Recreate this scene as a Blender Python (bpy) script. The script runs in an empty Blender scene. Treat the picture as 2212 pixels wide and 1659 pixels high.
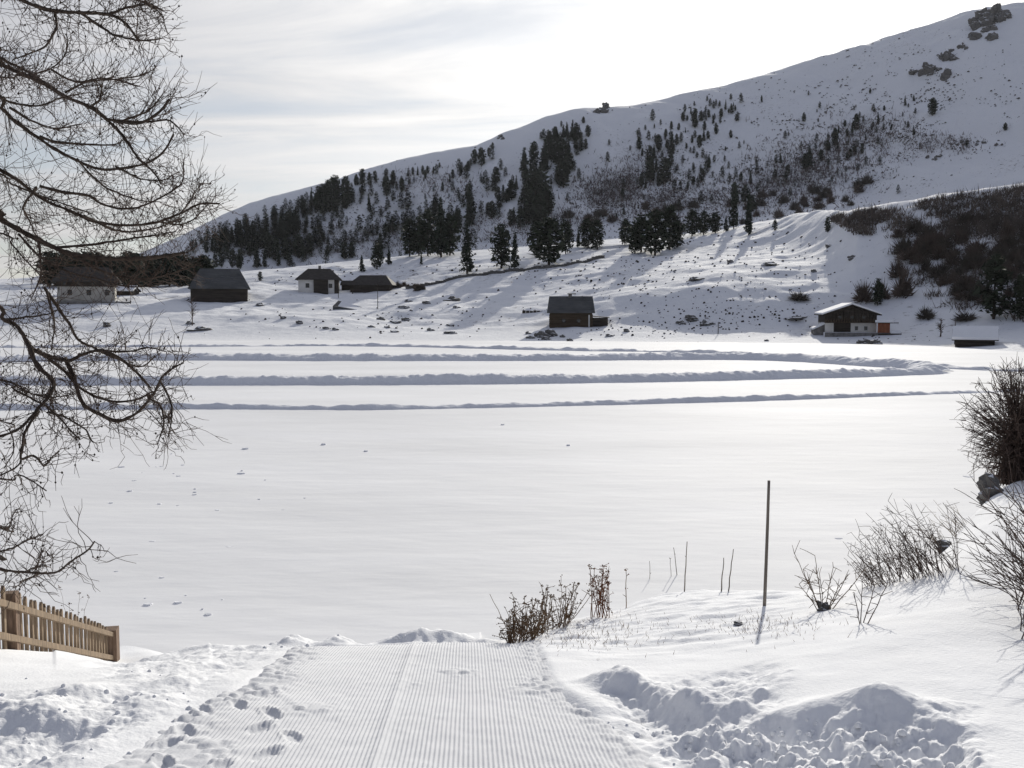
import bpy, math, random
import numpy as np
from mathutils import Vector

random.seed(7); rng = np.random.default_rng(7)
S = bpy.context.scene
COL = S.collection
R = math.radians

# ------------------------------------------------------------------ camera, world, sun, exposure
EYE = 6.0                     # eye height above the frozen lake, metres
F = 2170.0                    # focal length in units of a 2212 x 1659 picture
PITCH = R(4.4)
CP, SP = math.cos(PITCH), math.sin(PITCH)
cam = bpy.data.cameras.new('camera')
cam.sensor_width = 36.0; cam.lens = 36.0 * F / 2212.0
cam.clip_start = 0.1; cam.clip_end = 20000
camo = bpy.data.objects.new('camera', cam); COL.objects.link(camo)
camo.location = (0, 0, EYE); camo.rotation_euler = (R(90) - PITCH, 0, 0)
S.camera = camo

SUN_EL, SUN_AZ = R(19.5), R(16)
SUNV = (math.sin(SUN_AZ) * math.cos(SUN_EL), math.cos(SUN_AZ) * math.cos(SUN_EL), math.sin(SUN_EL))
W = bpy.data.worlds.new('World'); S.world = W; W.use_nodes = True
nt = W.node_tree; nt.nodes.clear()
def N(t, tree=None, **kw):
    n = (tree or nt).nodes.new(t)
    for k, v in kw.items(): setattr(n, k, v)
    return n
def L(a, b, tree=None): (tree or nt).links.new(a, b)
def math_node(op, a, b=None, tree=None, clamp=False):
    n = N('ShaderNodeMath', tree, operation=op); n.use_clamp = clamp
    for i, v in enumerate((a, b)):
        if v is None: continue
        if isinstance(v, (int, float)): n.inputs[i].default_value = v
        else: L(v, n.inputs[i], tree)
    return n.outputs[0]
def mixc(fac, a, b, tree=None, blend='MIX'):
    n = N('ShaderNodeMix', tree, data_type='RGBA', blend_type=blend)
    for sock, v in ((n.inputs[0], fac), (n.inputs[6], a), (n.inputs[7], b)):
        if isinstance(v, (int, float)): sock.default_value = v
        elif isinstance(v, tuple): sock.default_value = (*v, 1)
        else: L(v, sock, tree)
    return n.outputs[2]
sky = N('ShaderNodeTexSky', sky_type='NISHITA'); sky.sun_disc = False
sky.sun_elevation = SUN_EL; sky.sun_rotation = SUN_AZ; sky.altitude = 1700; sky.air_density = 1.0; sky.dust_density = 1.0
tc = N('ShaderNodeTexCoord')
sep = N('ShaderNodeSeparateXYZ'); L(tc.outputs['Generated'], sep.inputs[0])
dot = N('ShaderNodeVectorMath', operation='DOT_PRODUCT'); L(tc.outputs['Generated'], dot.inputs[0]); dot.inputs[1].default_value = SUNV
d01 = math_node('MAXIMUM', dot.outputs['Value'], 0.0)
glow_wide = math_node('POWER', d01, 3.2)
glow_mid = math_node('POWER', d01, 24.0)
glow_core = math_node('POWER', d01, 160.0)
# thin high cloud, projected on a plane overhead so that it streaks out towards the horizon
zz = math_node('ADD', math_node('MAXIMUM', sep.outputs['Z'], 0.0), 0.16)
cx = math_node('DIVIDE', sep.outputs['X'], zz); cy = math_node('DIVIDE', sep.outputs['Y'], zz)
cmb = N('ShaderNodeCombineXYZ'); L(cx, cmb.inputs[0]); L(cy, cmb.inputs[1])
mp = N('ShaderNodeMapping'); L(cmb.outputs[0], mp.inputs[0]); mp.inputs['Rotation'].default_value = (0, 0, R(12)); mp.inputs['Scale'].default_value = (0.45, 1.5, 1)
n1 = N('ShaderNodeTexNoise'); L(mp.outputs[0], n1.inputs['Vector']); n1.inputs['Scale'].default_value = 2.1; n1.inputs['Detail'].default_value = 7; n1.inputs['Roughness'].default_value = 0.56; n1.inputs['Distortion'].default_value = 0.6
n2 = N('ShaderNodeTexNoise'); L(mp.outputs[0], n2.inputs['Vector']); n2.inputs['Scale'].default_value = 0.55; n2.inputs['Detail'].default_value = 3
cl = N('ShaderNodeMapRange'); cl.interpolation_type = 'SMOOTHSTEP'; L(n1.outputs[0], cl.inputs[0]); cl.inputs[1].default_value = 0.28; cl.inputs[2].default_value = 0.62; cl.inputs[3].default_value = 0.70; cl.inputs[4].default_value = 1.0
# cloud radiance: forward scattering round the sun over a dim grey base (x10, the Background strength is 0.1)
lum = math_node('ADD', 2.15, math_node('MULTIPLY', glow_wide, 8.2))
lum = math_node('ADD', lum, math_node('MULTIPLY', glow_mid, 3.0))
lum = math_node('ADD', lum, math_node('MULTIPLY', glow_core, 5.0))
hz = math_node('POWER', math_node('SUBTRACT', 1.0, math_node('MAXIMUM', sep.outputs['Z'], 0.0), clamp=True), 5.0)
lum = math_node('ADD', lum, math_node('MULTIPLY', hz, 0.8))
var = N('ShaderNodeMapRange'); L(n2.outputs[0], var.inputs[0]); var.inputs[1].default_value = 0.3; var.inputs[2].default_value = 0.7; var.inputs[3].default_value = 0.9; var.inputs[4].default_value = 1.08
lum = math_node('MULTIPLY', lum, var.outputs[0])
tint = mixc(math_node('POWER', d01, 1.3), (0.82, 0.91, 1.24), (1.0, 0.985, 0.955))
warm = mixc(hz, tint, (1.02, 0.995, 0.95))
strk = N('ShaderNodeMapRange'); L(n1.outputs[0], strk.inputs[0]); strk.inputs[1].default_value = 0.32; strk.inputs[2].default_value = 0.68; strk.inputs[3].default_value = 0.84; strk.inputs[4].default_value = 1.13
lum = math_node('MULTIPLY', lum, strk.outputs[0])
lumc = N('ShaderNodeCombineXYZ'); [L(lum, lumc.inputs[i]) for i in range(3)]
cloudc = mixc(1.0, warm, lumc.outputs[0], blend='MULTIPLY')
skyc = mixc(cl.outputs[0], sky.outputs[0], cloudc)
bg = N('ShaderNodeBackground'); bg.inputs['Strength'].default_value = 0.1; L(skyc, bg.inputs['Color'])
wo = N('ShaderNodeOutputWorld'); L(bg.outputs[0], wo.inputs['Surface'])

sl = bpy.data.lights.new('sun', 'SUN'); sl.energy = 3.9; sl.angle = R(0.6); sl.color = (1.0, 0.95, 0.85)
so = bpy.data.objects.new('sun', sl); COL.objects.link(so)
so.rotation_euler = Vector(SUNV).to_track_quat('Z', 'Y').to_euler()
S.view_settings.view_transform = 'Standard'; S.view_settings.look = 'None'
S.view_settings.exposure = 0.10; S.view_settings.gamma = 1.0; S.view_settings.use_curve_mapping = False

# ------------------------------------------------------------------ helpers
def te(U, V):
    """direction of photo point (U,V) (2212 wide) as x/y and z/y slopes from the eye"""
    a = (U - 1106.0) / F; b = (829.5 - V) / F
    dy = CP + b * SP
    return a / dy, (-SP + b * CP) / dy
def at(U, V, y):
    t, e = te(U, V); return np.array((t * y, y, EYE + e * y))

_perm = np.random.default_rng(3).integers(0, 1 << 30, 4096)
def _h(i, j, s): return (_perm[(i * 73 + _perm[(j * 151 + s * 977) & 4095]) & 4095] / float(1 << 30))
def vnoise(x, y, s=0):
    x = np.asarray(x, float); y = np.asarray(y, float)
    i = np.floor(x).astype(np.int64); j = np.floor(y).astype(np.int64)
    u = x - i; v = y - j; u = u * u * u * (u * (u * 6 - 15) + 10); v = v * v * v * (v * (v * 6 - 15) + 10)
    a = _h(i, j, s); b = _h(i + 1, j, s); c = _h(i, j + 1, s); d = _h(i + 1, j + 1, s)
    return (a * (1 - u) + b * u) * (1 - v) + (c * (1 - u) + d * u) * v - 0.5
def fbm(x, y, sc, o=4, s=0, g=0.5):
    r = 0; a = 1.0; f = 1.0 / sc
    for k in range(o):
        c, sn = math.cos(k * 0.7), math.sin(k * 0.7)
        r = r + a * vnoise((x * c - y * sn) * f + 17.3 * k, (x * sn + y * c) * f + 9.1 * k, s + k); a *= g; f *= 2.03
    return r
def worley(x, y, sc, s=0):
    """lumps: rounded tops on jittered cells, 0..1"""
    x = np.asarray(x) / sc; y = np.asarray(y) / sc
    i = np.floor(x).astype(np.int64); j = np.floor(y).astype(np.int64); best = np.zeros_like(x)
    for di in (-1, 0, 1):
        for dj in (-1, 0, 1):
            px = i + di + 0.15 + 0.7 * _h(i + di, j + dj, s); py = j + dj + 0.15 + 0.7 * _h(i + di, j + dj, s + 1)
            rr = 0.30 + 0.42 * _h(i + di, j + dj, s + 2); hh = 0.25 + 0.75 * _h(i + di, j + dj, s + 3)
            d2 = ((x - px) ** 2 + (y - py) ** 2) / rr ** 2
            best = np.maximum(best, hh * np.sqrt(np.clip(1 - d2, 0, 1)))
    return best
def sstep(a, b, x): 
    t = np.clip((x - a) / (b - a), 0, 1); return t * t * (3 - 2 * t)

def new_mesh(name, V, Fq, smooth=False):
    V = np.asarray(V, np.float32).reshape(-1, 3)
    me = bpy.data.meshes.new(name); me.vertices.add(len(V)); me.vertices.foreach_set('co', V.ravel())
    groups = [np.asarray(f, np.int32) for f in Fq if len(f)]
    nl = sum(g.size for g in groups); npol = sum(len(g) for g in groups)
    me.loops.add(nl); me.polygons.add(npol)
    li = np.concatenate([g.ravel() for g in groups]) if groups else np.zeros(0, np.int32)
    me.loops.foreach_set('vertex_index', li)
    tot = np.concatenate([np.full(len(g), g.shape[1], np.int32) for g in groups])
    st = np.concatenate(([0], np.cumsum(tot)[:-1])).astype(np.int32)
    me.polygons.foreach_set('loop_start', st)
    me.polygons.foreach_set('use_smooth', np.full(npol, smooth, bool))
    me.update(calc_edges=True); me.validate()
    return me
class MB:
    def __init__(s): s.v = []; s.q = []; s.t = []; s.n = 0
    def add(s, V, quads=None, tris=None):
        V = np.asarray(V, float).reshape(-1, 3)
        if quads is not None and len(quads): s.q.append(np.asarray(quads, np.int64) + s.n)
        if tris is not None and len(tris): s.t.append(np.asarray(tris, np.int64) + s.n)
        s.v.append(V); s.n += len(V)
    BOXQ = [(0, 3, 2, 1), (4, 5, 6, 7), (0, 1, 5, 4), (1, 2, 6, 5), (2, 3, 7, 6), (3, 0, 4, 7)]
    def box(s, x0, x1, y0, y1, z0, z1):
        s.add([(x0, y0, z0), (x1, y0, z0), (x1, y1, z0), (x0, y1, z0), (x0, y0, z1), (x1, y0, z1), (x1, y1, z1), (x0, y1, z1)], s.BOXQ)
    def hexa(s, p): s.add(p, s.BOXQ)          # eight corners, bottom ring then top ring
    def beam(s, a, b, w, h):
        """rectangular bar from a to b, w across, h up"""
        a = np.array(a, float); b = np.array(b, float); d = b - a; d /= np.linalg.norm(d)
        up = np.array((0, 0, 1.0)) if abs(d[2]) < 0.95 else np.array((0, 1.0, 0))
        sx = np.cross(d, up); sx /= np.linalg.norm(sx); u = np.cross(sx, d)
        r = [sx * w / 2 * i + u * h / 2 * j for i, j in ((-1, -1), (1, -1), (1, 1), (-1, 1))]
        s.add([a + k for k in r] + [b + k for k in r], s.BOXQ)
    def tube(s, P, rad, n=5, cap=True):
        P = np.asarray(P, float); m = len(P); rad = np.broadcast_to(rad, (m,))
        T = np.gradient(P, axis=0); T /= np.linalg.norm(T, axis=1)[:, None] + 1e-12
        ref = np.array((0.31, 0.17, 0.93)) if abs(T[0] @ np.array((0.31, 0.17, 0.93))) < 0.9 else np.array((0.9, 0.3, 0.1))
        A = np.cross(T, ref); A /= np.linalg.norm(A, axis=1)[:, None] + 1e-12; B = np.cross(T, A)
        th = np.arange(n) * 2 * math.pi / n
        V = P[:, None] + rad[:, None, None] * (np.cos(th)[None, :, None] * A[:, None] + np.sin(th)[None, :, None] * B[:, None])
        i = np.arange(m - 1)[:, None] * n; k = np.arange(n)[None]; k2 = (k + 1) % n
        q = np.stack((i + k, i + k2, i + n + k2, i + n + k), -1).reshape(-1, 4)
        tr = []
        if cap and n >= 3:
            tr = [(0, j + 1, j) for j in range(1, n - 1)] + [((m - 1) * n, (m - 1) * n + j, (m - 1) * n + j + 1) for j in range(1, n - 1)]
        s.add(V.reshape(-1, 3), q, tr)
    def mesh(s, name, smooth=False):
        V = np.concatenate(s.v); q = np.concatenate(s.q) if s.q else np.zeros((0, 4)); t = np.concatenate(s.t) if s.t else np.zeros((0, 3))
        return new_mesh(name, V, [q, t], smooth)
    def build(s, name, mat, parent=None, smooth=False): return link(name, s.mesh(name, smooth), mat, parent)
def link(name, me, mat=None, parent=None):
    if mat is not None and not me.materials: me.materials.append(mat)
    o = bpy.data.objects.new(name, me); COL.objects.link(o)
    if parent is not None: o.parent = parent
    return o
def tag(o, label=None, cat=None, group=None, kind=None):
    for k, v in (('label', label), ('category', cat), ('group', group), ('kind', kind)):
        if v: o[k] = v
    return o
def thing(name, loc, label, cat, rz=0.0, group=None):
    o = bpy.data.objects.new(name, None); COL.objects.link(o); o.location = loc; o.rotation_euler = (0, 0, rz); o.empty_display_size = 0.2
    return tag(o, label, cat, group)
def copy_tree(o, parent=None):
    c = o.copy(); COL.objects.link(c)
    if parent is not None: c.parent = parent
    for ch in list(o.children): copy_tree(ch, c)
    return c
def spline(P, n):
    """Catmull-Rom through P, n points evenly along it"""
    P = np.asarray(P, float); Q = np.vstack((2 * P[0] - P[1], P, 2 * P[-1] - P[-2])); out = []
    for i in range(1, len(Q) - 2):
        t = np.linspace(0, 1, 12, endpoint=False)[:, None]; a, b, c, d = Q[i - 1], Q[i], Q[i + 1], Q[i + 2]
        out.append(0.5 * ((2 * b) + (c - a) * t + (2 * a - 5 * b + 4 * c - d) * t ** 2 + (3 * b - a - 3 * c + d) * t ** 3))
    out = np.vstack(out + [P[-1:]]); s = np.concatenate(([0], np.cumsum(np.linalg.norm(np.diff(out, axis=0), axis=1))))
    u = np.linspace(0, s[-1], n)
    return np.stack([np.interp(u, s, out[:, k]) for k in range(out.shape[1])], 1)

# ------------------------------------------------------------------ materials
def material(name, base, rough=0.8, spec=0.2, var=0.0, vscale=3.0, stretch=(1, 1, 1), bump=0.0, bscale=8.0, bdist=0.02, second=None, detail=5):
    m = bpy.data.materials.new(name); m.use_nodes = True; t = m.node_tree; p = t.nodes['Principled BSDF']
    p.inputs['Roughness'].default_value = rough; p.inputs['Specular IOR Level'].default_value = spec
    co = N('ShaderNodeTexCoord', t); mpn = N('ShaderNodeMapping', t); L(co.outputs['Object'], mpn.inputs[0], t); mpn.inputs['Scale'].default_value = stretch
    nz = N('ShaderNodeTexNoise', t); L(mpn.outputs[0], nz.inputs['Vector'], t); nz.inputs['Scale'].default_value = vscale; nz.inputs['Detail'].default_value = detail; nz.inputs['Roughness'].default_value = 0.62
    sec = second or tuple(c * (1 - var) for c in base); lo = N('ShaderNodeMapRange', t); L(nz.outputs[0], lo.inputs[0], t); lo.inputs[1].default_value = 0.34; lo.inputs[2].default_value = 0.66
    c = mixc(lo.outputs[0], sec, tuple(min(1, k * (1 + var * 0.4)) for k in base), t)
    L(c, p.inputs['Base Color'], t)
    if bump:
        b = N('ShaderNodeBump', t); nb = N('ShaderNodeTexNoise', t); L(mpn.outputs[0], nb.inputs['Vector'], t); nb.inputs['Scale'].default_value = bscale; nb.inputs['Detail'].default_value = 6
        b.inputs['Strength'].default_value = bump; b.inputs['Distance'].default_value = bdist; L(nb.outputs[0], b.inputs['Height'], t); L(b.outputs[0], p.inputs['Normal'], t)
    return m
M = {}
M['snow_near'] = material('snow_near', (0.87, 0.88, 0.90), 0.85, 0.06, 0.03, 1.5, bump=0.55, bscale=38, bdist=0.012)
M['snow_path'] = material('snow_path', (0.70, 0.71, 0.735), 0.85, 0.06, 0.03, 1.5, bump=0.35, bscale=60, bdist=0.008)
M['snow_lake'] = material('snow_lake', (0.88, 0.885, 0.895), 0.8, 0.08, 0.10, 0.10, stretch=(0.35, 1, 1), bump=0.5, bscale=1.6, bdist=0.05)
M['snow_bank'] = material('snow_bank', (0.86, 0.87, 0.90), 0.85, 0.06, 0.04, 1.0, bump=0.6, bscale=4, bdist=0.10)
M['snow_cover'] = material('snow_cover', (0.87, 0.88, 0.90), 0.85, 0.06, 0.03, 1.0, bump=0.3, bscale=3, bdist=0.05)
def land_material():
    m = bpy.data.materials.new('snowy_land'); m.use_nodes = True; t = m.node_tree; p = t.nodes['Principled BSDF']
    p.inputs['Roughness'].default_value = 0.85; p.inputs['Specular IOR Level'].default_value = 0.06
    co = N('ShaderNodeTexCoord', t)
    a = N('ShaderNodeTexNoise', t); L(co.outputs['Object'], a.inputs['Vector'], t); a.inputs['Scale'].default_value = 0.55; a.inputs['Detail'].default_value = 8; a.inputs['Roughness'].default_value = 0.68
    b = N('ShaderNodeTexNoise', t); L(co.outputs['Object'], b.inputs['Vector'], t); b.inputs['Scale'].default_value = 0.022; b.inputs['Detail'].default_value = 4
    s = math_node('ADD', a.outputs[0], math_node('MULTIPLY', math_node('SUBTRACT', b.outputs[0], 0.5, t), 0.42, t), t)
    r = N('ShaderNodeMapRange', t); r.interpolation_type = 'SMOOTHSTEP'; L(s, r.inputs[0], t); r.inputs[1].default_value = 0.595; r.inputs[2].default_value = 0.745; r.inputs[4].default_value = 0.75
    c = mixc(r.outputs[0], (0.86, 0.87, 0.89), (0.13, 0.105, 0.095), t)
    L(c, p.inputs['Base Color'], t)
    bp = N('ShaderNodeBump', t); bp.inputs['Strength'].default_value = 0.5; bp.inputs['Distance'].default_value = 0.5; L(a.outputs[0], bp.inputs['Height'], t); L(bp.outputs[0], p.inputs['Normal'], t)
    return m
M['land'] = land_material()
def rock_material():
    m = bpy.data.materials.new('snowy_rock'); m.use_nodes = True; t = m.node_tree; p = t.nodes['Principled BSDF']; p.inputs['Roughness'].default_value = 0.85
    co = N('ShaderNodeTexCoord', t); a = N('ShaderNodeTexNoise', t); L(co.outputs['Object'], a.inputs['Vector'], t); a.inputs['Scale'].default_value = 2.5; a.inputs['Detail'].default_value = 7
    g = N('ShaderNodeNewGeometry', t); sp = N('ShaderNodeSeparateXYZ', t); L(g.outputs['Normal'], sp.inputs[0], t)
    k = math_node('ADD', sp.outputs['Z'], math_node('MULTIPLY', math_node('SUBTRACT', a.outputs[0], 0.5, t), 0.7, t), t)
    r = N('ShaderNodeMapRange', t); r.interpolation_type = 'SMOOTHSTEP'; L(k, r.inputs[0], t); r.inputs[1].default_value = 0.74; r.inputs[2].default_value = 0.90
    rc = mixc(a.outputs[0], (0.06, 0.058, 0.058), (0.19, 0.18, 0.165), t)
    L(mixc(r.outputs[0], rc, (0.85, 0.86, 0.88), t), p.inputs['Base Color'], t)
    bp = N('ShaderNodeBump', t); bp.inputs['Strength'].default_value = 0.7; bp.inputs['Distance'].default_value = 0.12; L(a.outputs[0], bp.inputs['Height'], t); L(bp.outputs[0], p.inputs['Normal'], t)
    return m
M['rock'] = rock_material()
M['bark'] = material('larch_bark', (0.080, 0.062, 0.050), 0.9, 0.1, 0.55, 9, (1, 1, 0.35), bump=0.8, bscale=22, bdist=0.02)
M['twig'] = material('larch_twig', (0.098, 0.071, 0.056), 0.85, 0.15, 0.4, 6)
M['cone'] = material('larch_cone', (0.05, 0.038, 0.03), 0.9, 0.1, 0.4, 30)
M['needles'] = material('pine_needles', (0.040, 0.052, 0.031), 0.75, 0.15, 0.55, 0.6)
M['needles_b'] = material('spruce_needles', (0.034, 0.046, 0.030), 0.75, 0.15, 0.5, 0.6)
M['trunk'] = material('pine_trunk', (0.06, 0.045, 0.035), 0.9, 0.1, 0.4, 2)
M['shrub'] = material('bare_shrub_twigs', (0.150, 0.115, 0.095), 0.9, 0.1, 0.5, 0.35)
M['shrub_b'] = material('alder_twigs', (0.120, 0.104, 0.086), 0.9, 0.1, 0.5, 0.3)
M['heath'] = material('heath', (0.060, 0.048, 0.040), 0.95, 0.05, 0.5, 0.5)
M['willow'] = material('willow_stem', (0.105, 0.074, 0.060), 0.7, 0.2, 0.5, 5)
M['weed'] = material('dry_weed', (0.20, 0.125, 0.075), 0.9, 0.1, 0.5, 9)
M['weed_dark'] = material('dark_weed', (0.150, 0.100, 0.062), 0.9, 0.1, 0.5, 9)
M['weed_red'] = material('dock_seed', (0.17, 0.075, 0.04), 0.9, 0.1, 0.5, 20)
M['straw'] = material('straw', (0.24, 0.18, 0.10), 0.9, 0.1, 0.5, 9)
M['picket'] = material('fence_wood', (0.29, 0.215, 0.145), 0.75, 0.2, 0.45, 5, (6, 6, 0.8), bump=0.4, bscale=12, bdist=0.006)
M['picket_post'] = material('fence_post_wood', (0.22, 0.150, 0.105), 0.8, 0.2, 0.45, 5, (6, 6, 0.8), bump=0.4, bscale=12, bdist=0.006)
M['pole'] = material('grey_pole_wood', (0.20, 0.175, 0.15), 0.8, 0.2, 0.5, 3, (8, 8, 0.6), bump=0.3, bscale=20, bdist=0.004)
M['timber'] = material('dark_timber', (0.056, 0.046, 0.038), 0.85, 0.15, 0.5, 1.2, (0.3, 1, 5), bump=0.4, bscale=4, bdist=0.05)
M['timber_brown'] = material('brown_timber', (0.088, 0.064, 0.042), 0.85, 0.15, 0.5, 1.2, (0.3, 1, 5), bump=0.4, bscale=4, bdist=0.05)
M['shingle'] = material('grey_shingle', (0.095, 0.098, 0.10), 0.75, 0.25, 0.35, 0.5, (0.6, 0.6, 1.5), bump=0.5, bscale=5, bdist=0.05)
M['shingle_brown'] = material('brown_shingle', (0.055, 0.048, 0.044), 0.8, 0.2, 0.4, 1.6, (0.8, 0.8, 3), bump=0.5, bscale=5, bdist=0.05)
M['plaster'] = material('white_plaster', (0.74, 0.72, 0.68), 0.85, 0.15, 0.12, 0.8)
M['plaster_grey'] = material('greyed_plaster', (0.48, 0.46, 0.42), 0.9, 0.1, 0.25, 0.8)  # white plaster darkened in colour to lower the inn wall's exposure
M['stone'] = material('stone_wall', (0.22, 0.21, 0.20), 0.9, 0.1, 0.5, 1.6, bump=0.5, bscale=3, bdist=0.08)
M['glass'] = material('window_glass', (0.03, 0.035, 0.04), 0.15, 0.5, 0.2, 2)
M['orange'] = material('orange_boards', (0.30, 0.11, 0.055), 0.75, 0.2, 0.3, 1.5, (4, 4, 0.6))
M['frame_white'] = material('white_frame', (0.7, 0.7, 0.68), 0.7, 0.2, 0.1, 2)

# ------------------------------------------------------------------ far land: lake shore, meadow shelf, mountain
def pchip(xk, yk, x):
    h = np.diff(xk); d = np.diff(yk) / h; m = np.zeros_like(yk)
    for i in range(1, len(xk) - 1):
        if d[i - 1] * d[i] > 0:
            w1 = 2 * h[i] + h[i - 1]; w2 = h[i] + 2 * h[i - 1]; m[i] = (w1 + w2) / (w1 / d[i - 1] + w2 / d[i])
    m[0] = d[0]; m[-1] = d[-1]
    i = np.clip(np.searchsorted(xk, x) - 1, 0, len(xk) - 2); t = (x - xk[i]) / h[i]
    return ((1 + 2 * t) * (1 - t) ** 2 * yk[i] + t * (1 - t) ** 2 * h[i] * m[i] + t * t * (3 - 2 * t) * yk[i + 1] + t * t * (t - 1) * h[i] * m[i + 1])
def line(pts):
    """sculpting line across the valley: (U, V, distance) -> functions of x/y"""
    a = sorted((te(u, v)[0], te(u, v)[1], y) for u, v, y in pts); a = np.array(a)
    return lambda t: (np.interp(t, a[:, 0], a[:, 2]), np.interp(t, a[:, 0], a[:, 1]))
LAKE0 = [(-900, 0, 180), (440, 0, 188), (1000, 0, 186), (1560, 0, 178), (1850, 0, 170), (2030, 0, 158), (2212, 0, 138), (2800, 0, 115)]
shore_y = lambda t: np.interp(t, [te(u, 730)[0] for u, _, _ in LAKE0], [y for _, _, y in LAKE0])
L1 = line([(-900, 690, 215), (200, 690, 214), (440, 692, 214), (700, 690, 214), (1000, 697, 212), (1240, 705, 196), (1560, 706, 193), (1850, 718, 186), (2030, 722, 172), (2212, 722, 158), (2800, 715, 140)])
L2 = line([(-900, 650, 246), (130, 652, 232), (440, 647, 246), (700, 648, 246), (1000, 650, 246), (1240, 648, 228), (1400, 628, 218), (1560, 612, 213), (1700, 618, 210), (1850, 630, 206), (2030, 625, 198), (2212, 615, 188), (2800, 580, 180)])
L3 = line([(-900, 630, 275), (440, 628, 275), (700, 624, 278), (880, 618, 280), (1000, 596, 285), (1240, 572, 282), (1450, 560, 280), (1560, 556, 272), (1700, 546, 266), (1850, 556, 222), (2030, 522, 217), (2212, 502, 208), (2800, 430, 200)])
L4 = line([(-900, 612, 345), (200, 608, 345), (440, 593, 360), (600, 580, 365), (760, 565, 370), (900, 552, 375), (1000, 546, 378), (1180, 531, 380), (1320, 519, 380), (1480, 511, 375), (1560, 501, 365), (1640, 482, 350), (1760, 464, 305), (1830, 459, 262), (1950, 441, 243), (2060, 421, 239), (2140, 409, 236), (2212, 401, 234), (2800, 330, 228)])
L6 = line([(-900, 625, 640), (300, 612, 620), (440, 600, 600), (1000, 555, 620), (1560, 512, 585), (1830, 470, 560), (2212, 412, 505), (2800, 340, 480)])
RID = [(-900, 612, 760), (-300, 608, 760), (100, 600, 740), (200, 582, 725), (300, 545, 715), (400, 504, 705), (480, 463, 700), (540, 438, 705), (640, 410, 720), (720, 389, 735), (800, 361, 750), (860, 348, 760), (950, 331, 775), (1030, 318, 785), (1062, 304, 788), (1080, 294, 790), (1180, 257, 800), (1265, 241, 812), (1350, 236, 820), (1450, 214, 830), (1550, 190, 840), (1600, 177, 842), (1720, 142, 846), (1800, 127, 846), (1900, 99, 842), (2000, 73, 838), (2080, 49, 836), (2130, 34, 834), (2212, 29, 832), (2400, -20, 830), (2900, -110, 830)]
L7 = line(RID)
TT = np.unique(np.concatenate((np.linspace(-0.95, -0.54, 60), np.linspace(-0.54, 0.54, 640), np.linspace(0.54, 0.95, 60))))
YY = np.concatenate((np.linspace(100, 180, 60), np.linspace(180.8, 400, 250), np.linspace(402, 860, 200), np.linspace(868, 1400, 24)))
ZZ = np.zeros((len(TT), len(YY)))
ys = shore_y(TT); lines = [f(TT) for f in (L1, L2, L3, L4)]; y6, e6 = L6(TT); y7, e7 = L7(TT)
for i in range(len(TT)):
    kn = [(ys[i] - 30, -0.9), (ys[i] - 4, -0.15), (ys[i] + 2, 0.2)] + [(l[0][i], EYE + l[1][i] * l[0][i]) for l in lines]
    zc = kn[-1][1]; yc = kn[-1][0]
    kn += [(yc + 45, zc - 2.5), (y6[i], EYE + e6[i] * y6[i]), (y7[i], EYE + e7[i] * y7[i]), (y7[i] + 60, EYE + e7[i] * y7[i] - 8), (y7[i] + 500, -20.0)]
    kn.insert(0, (60.0, -1.2)) ; kn.append((kn[-1][0] + 800, -25.0))
    kn = np.array(kn); ZZ[i] = pchip(kn[:, 0], kn[:, 1], YY)
XX = TT[:, None] * YY[None]; Y2 = np.broadcast_to(YY[None], XX.shape)
from_shore = (Y2 - ys[:, None]); amp = sstep(2, 30, from_shore)
ridge_fade = sstep(0, 90, np.abs(Y2 - y7[:, None])) * 0.85 + 0.15
mead = 1 - sstep(400, 560, Y2)
ZZ += amp * mead * (1.3 * fbm(XX, Y2, 34, 3, 11) + 1.05 * fbm(XX * 0.6, Y2, 13, 3, 21) + 0.42 * fbm(XX, Y2, 4.0, 2, 31)) * np.where(Y2 > 330, 0.5, 1)
ZZ += (1 - mead) * ridge_fade * (13 * fbm(XX + Y2 * 0.35, Y2 * 0.3, 70, 4, 41) + 5 * fbm(XX + Y2 * 0.5, Y2 * 0.35, 26, 3, 46) + 2.4 * fbm(XX, Y2, 14, 3, 51))
def grid_mesh(name, X, Y, Z, mat, smooth=True):
    n, m = X.shape; V = np.stack((X, Y, Z), -1).reshape(-1, 3)
    i = np.arange(n - 1)[:, None] * m; j = np.arange(m - 1)[None]
    q = np.stack((i + j, i + m + j, i + m + j + 1, i + j + 1), -1).reshape(-1, 4)
    return link(name, new_mesh(name, V, [q], smooth), mat)
tag(grid_mesh('mountain_and_meadow', XX, Y2, ZZ, M['land']), 'snowy meadow shelf rising to a shaded mountain ridge', kind='structure')
def h_far(x, y):
    t = np.clip(x / y, TT[0], TT[-1]); i = int(np.clip(np.searchsorted(TT, t) - 1, 0, len(TT) - 2)); u = (t - TT[i]) / (TT[i + 1] - TT[i])
    return float(np.interp(y, YY, ZZ[i] * (1 - u) + ZZ[i + 1] * u))
def hit(U, V, y0=100.0, y1=1000.0):
    """first point of the far land on the line of sight through (U,V)"""
    t, e = te(U, V); i = int(np.clip(np.searchsorted(TT, t) - 1, 0, len(TT) - 2)); u = (t - TT[i]) / (TT[i + 1] - TT[i])
    yy = np.arange(y0, y1, 0.5); zz = np.interp(yy, YY, ZZ[i] * (1 - u) + ZZ[i + 1] * u); k = np.nonzero(zz >= EYE + e * yy)[0]
    if not len(k): return None
    y = yy[k[0]]; return np.array((t * y, y, zz[k[0]]))
# wide snow plain under and beyond everything, out to the horizon
a = np.linspace(0, 2 * math.pi, 65)[:-1]; gp = MB(); gp.add([(0, 0, -30)] + [(2500 * math.cos(k), 2500 * math.sin(k), -30) for k in a], tris=[(0, i + 1, (i + 1) % 64 + 1) for i in range(64)])
tag(gp.build('ground', M['snow_cover']), 'wide snow plain around the valley', kind='structure')

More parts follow.
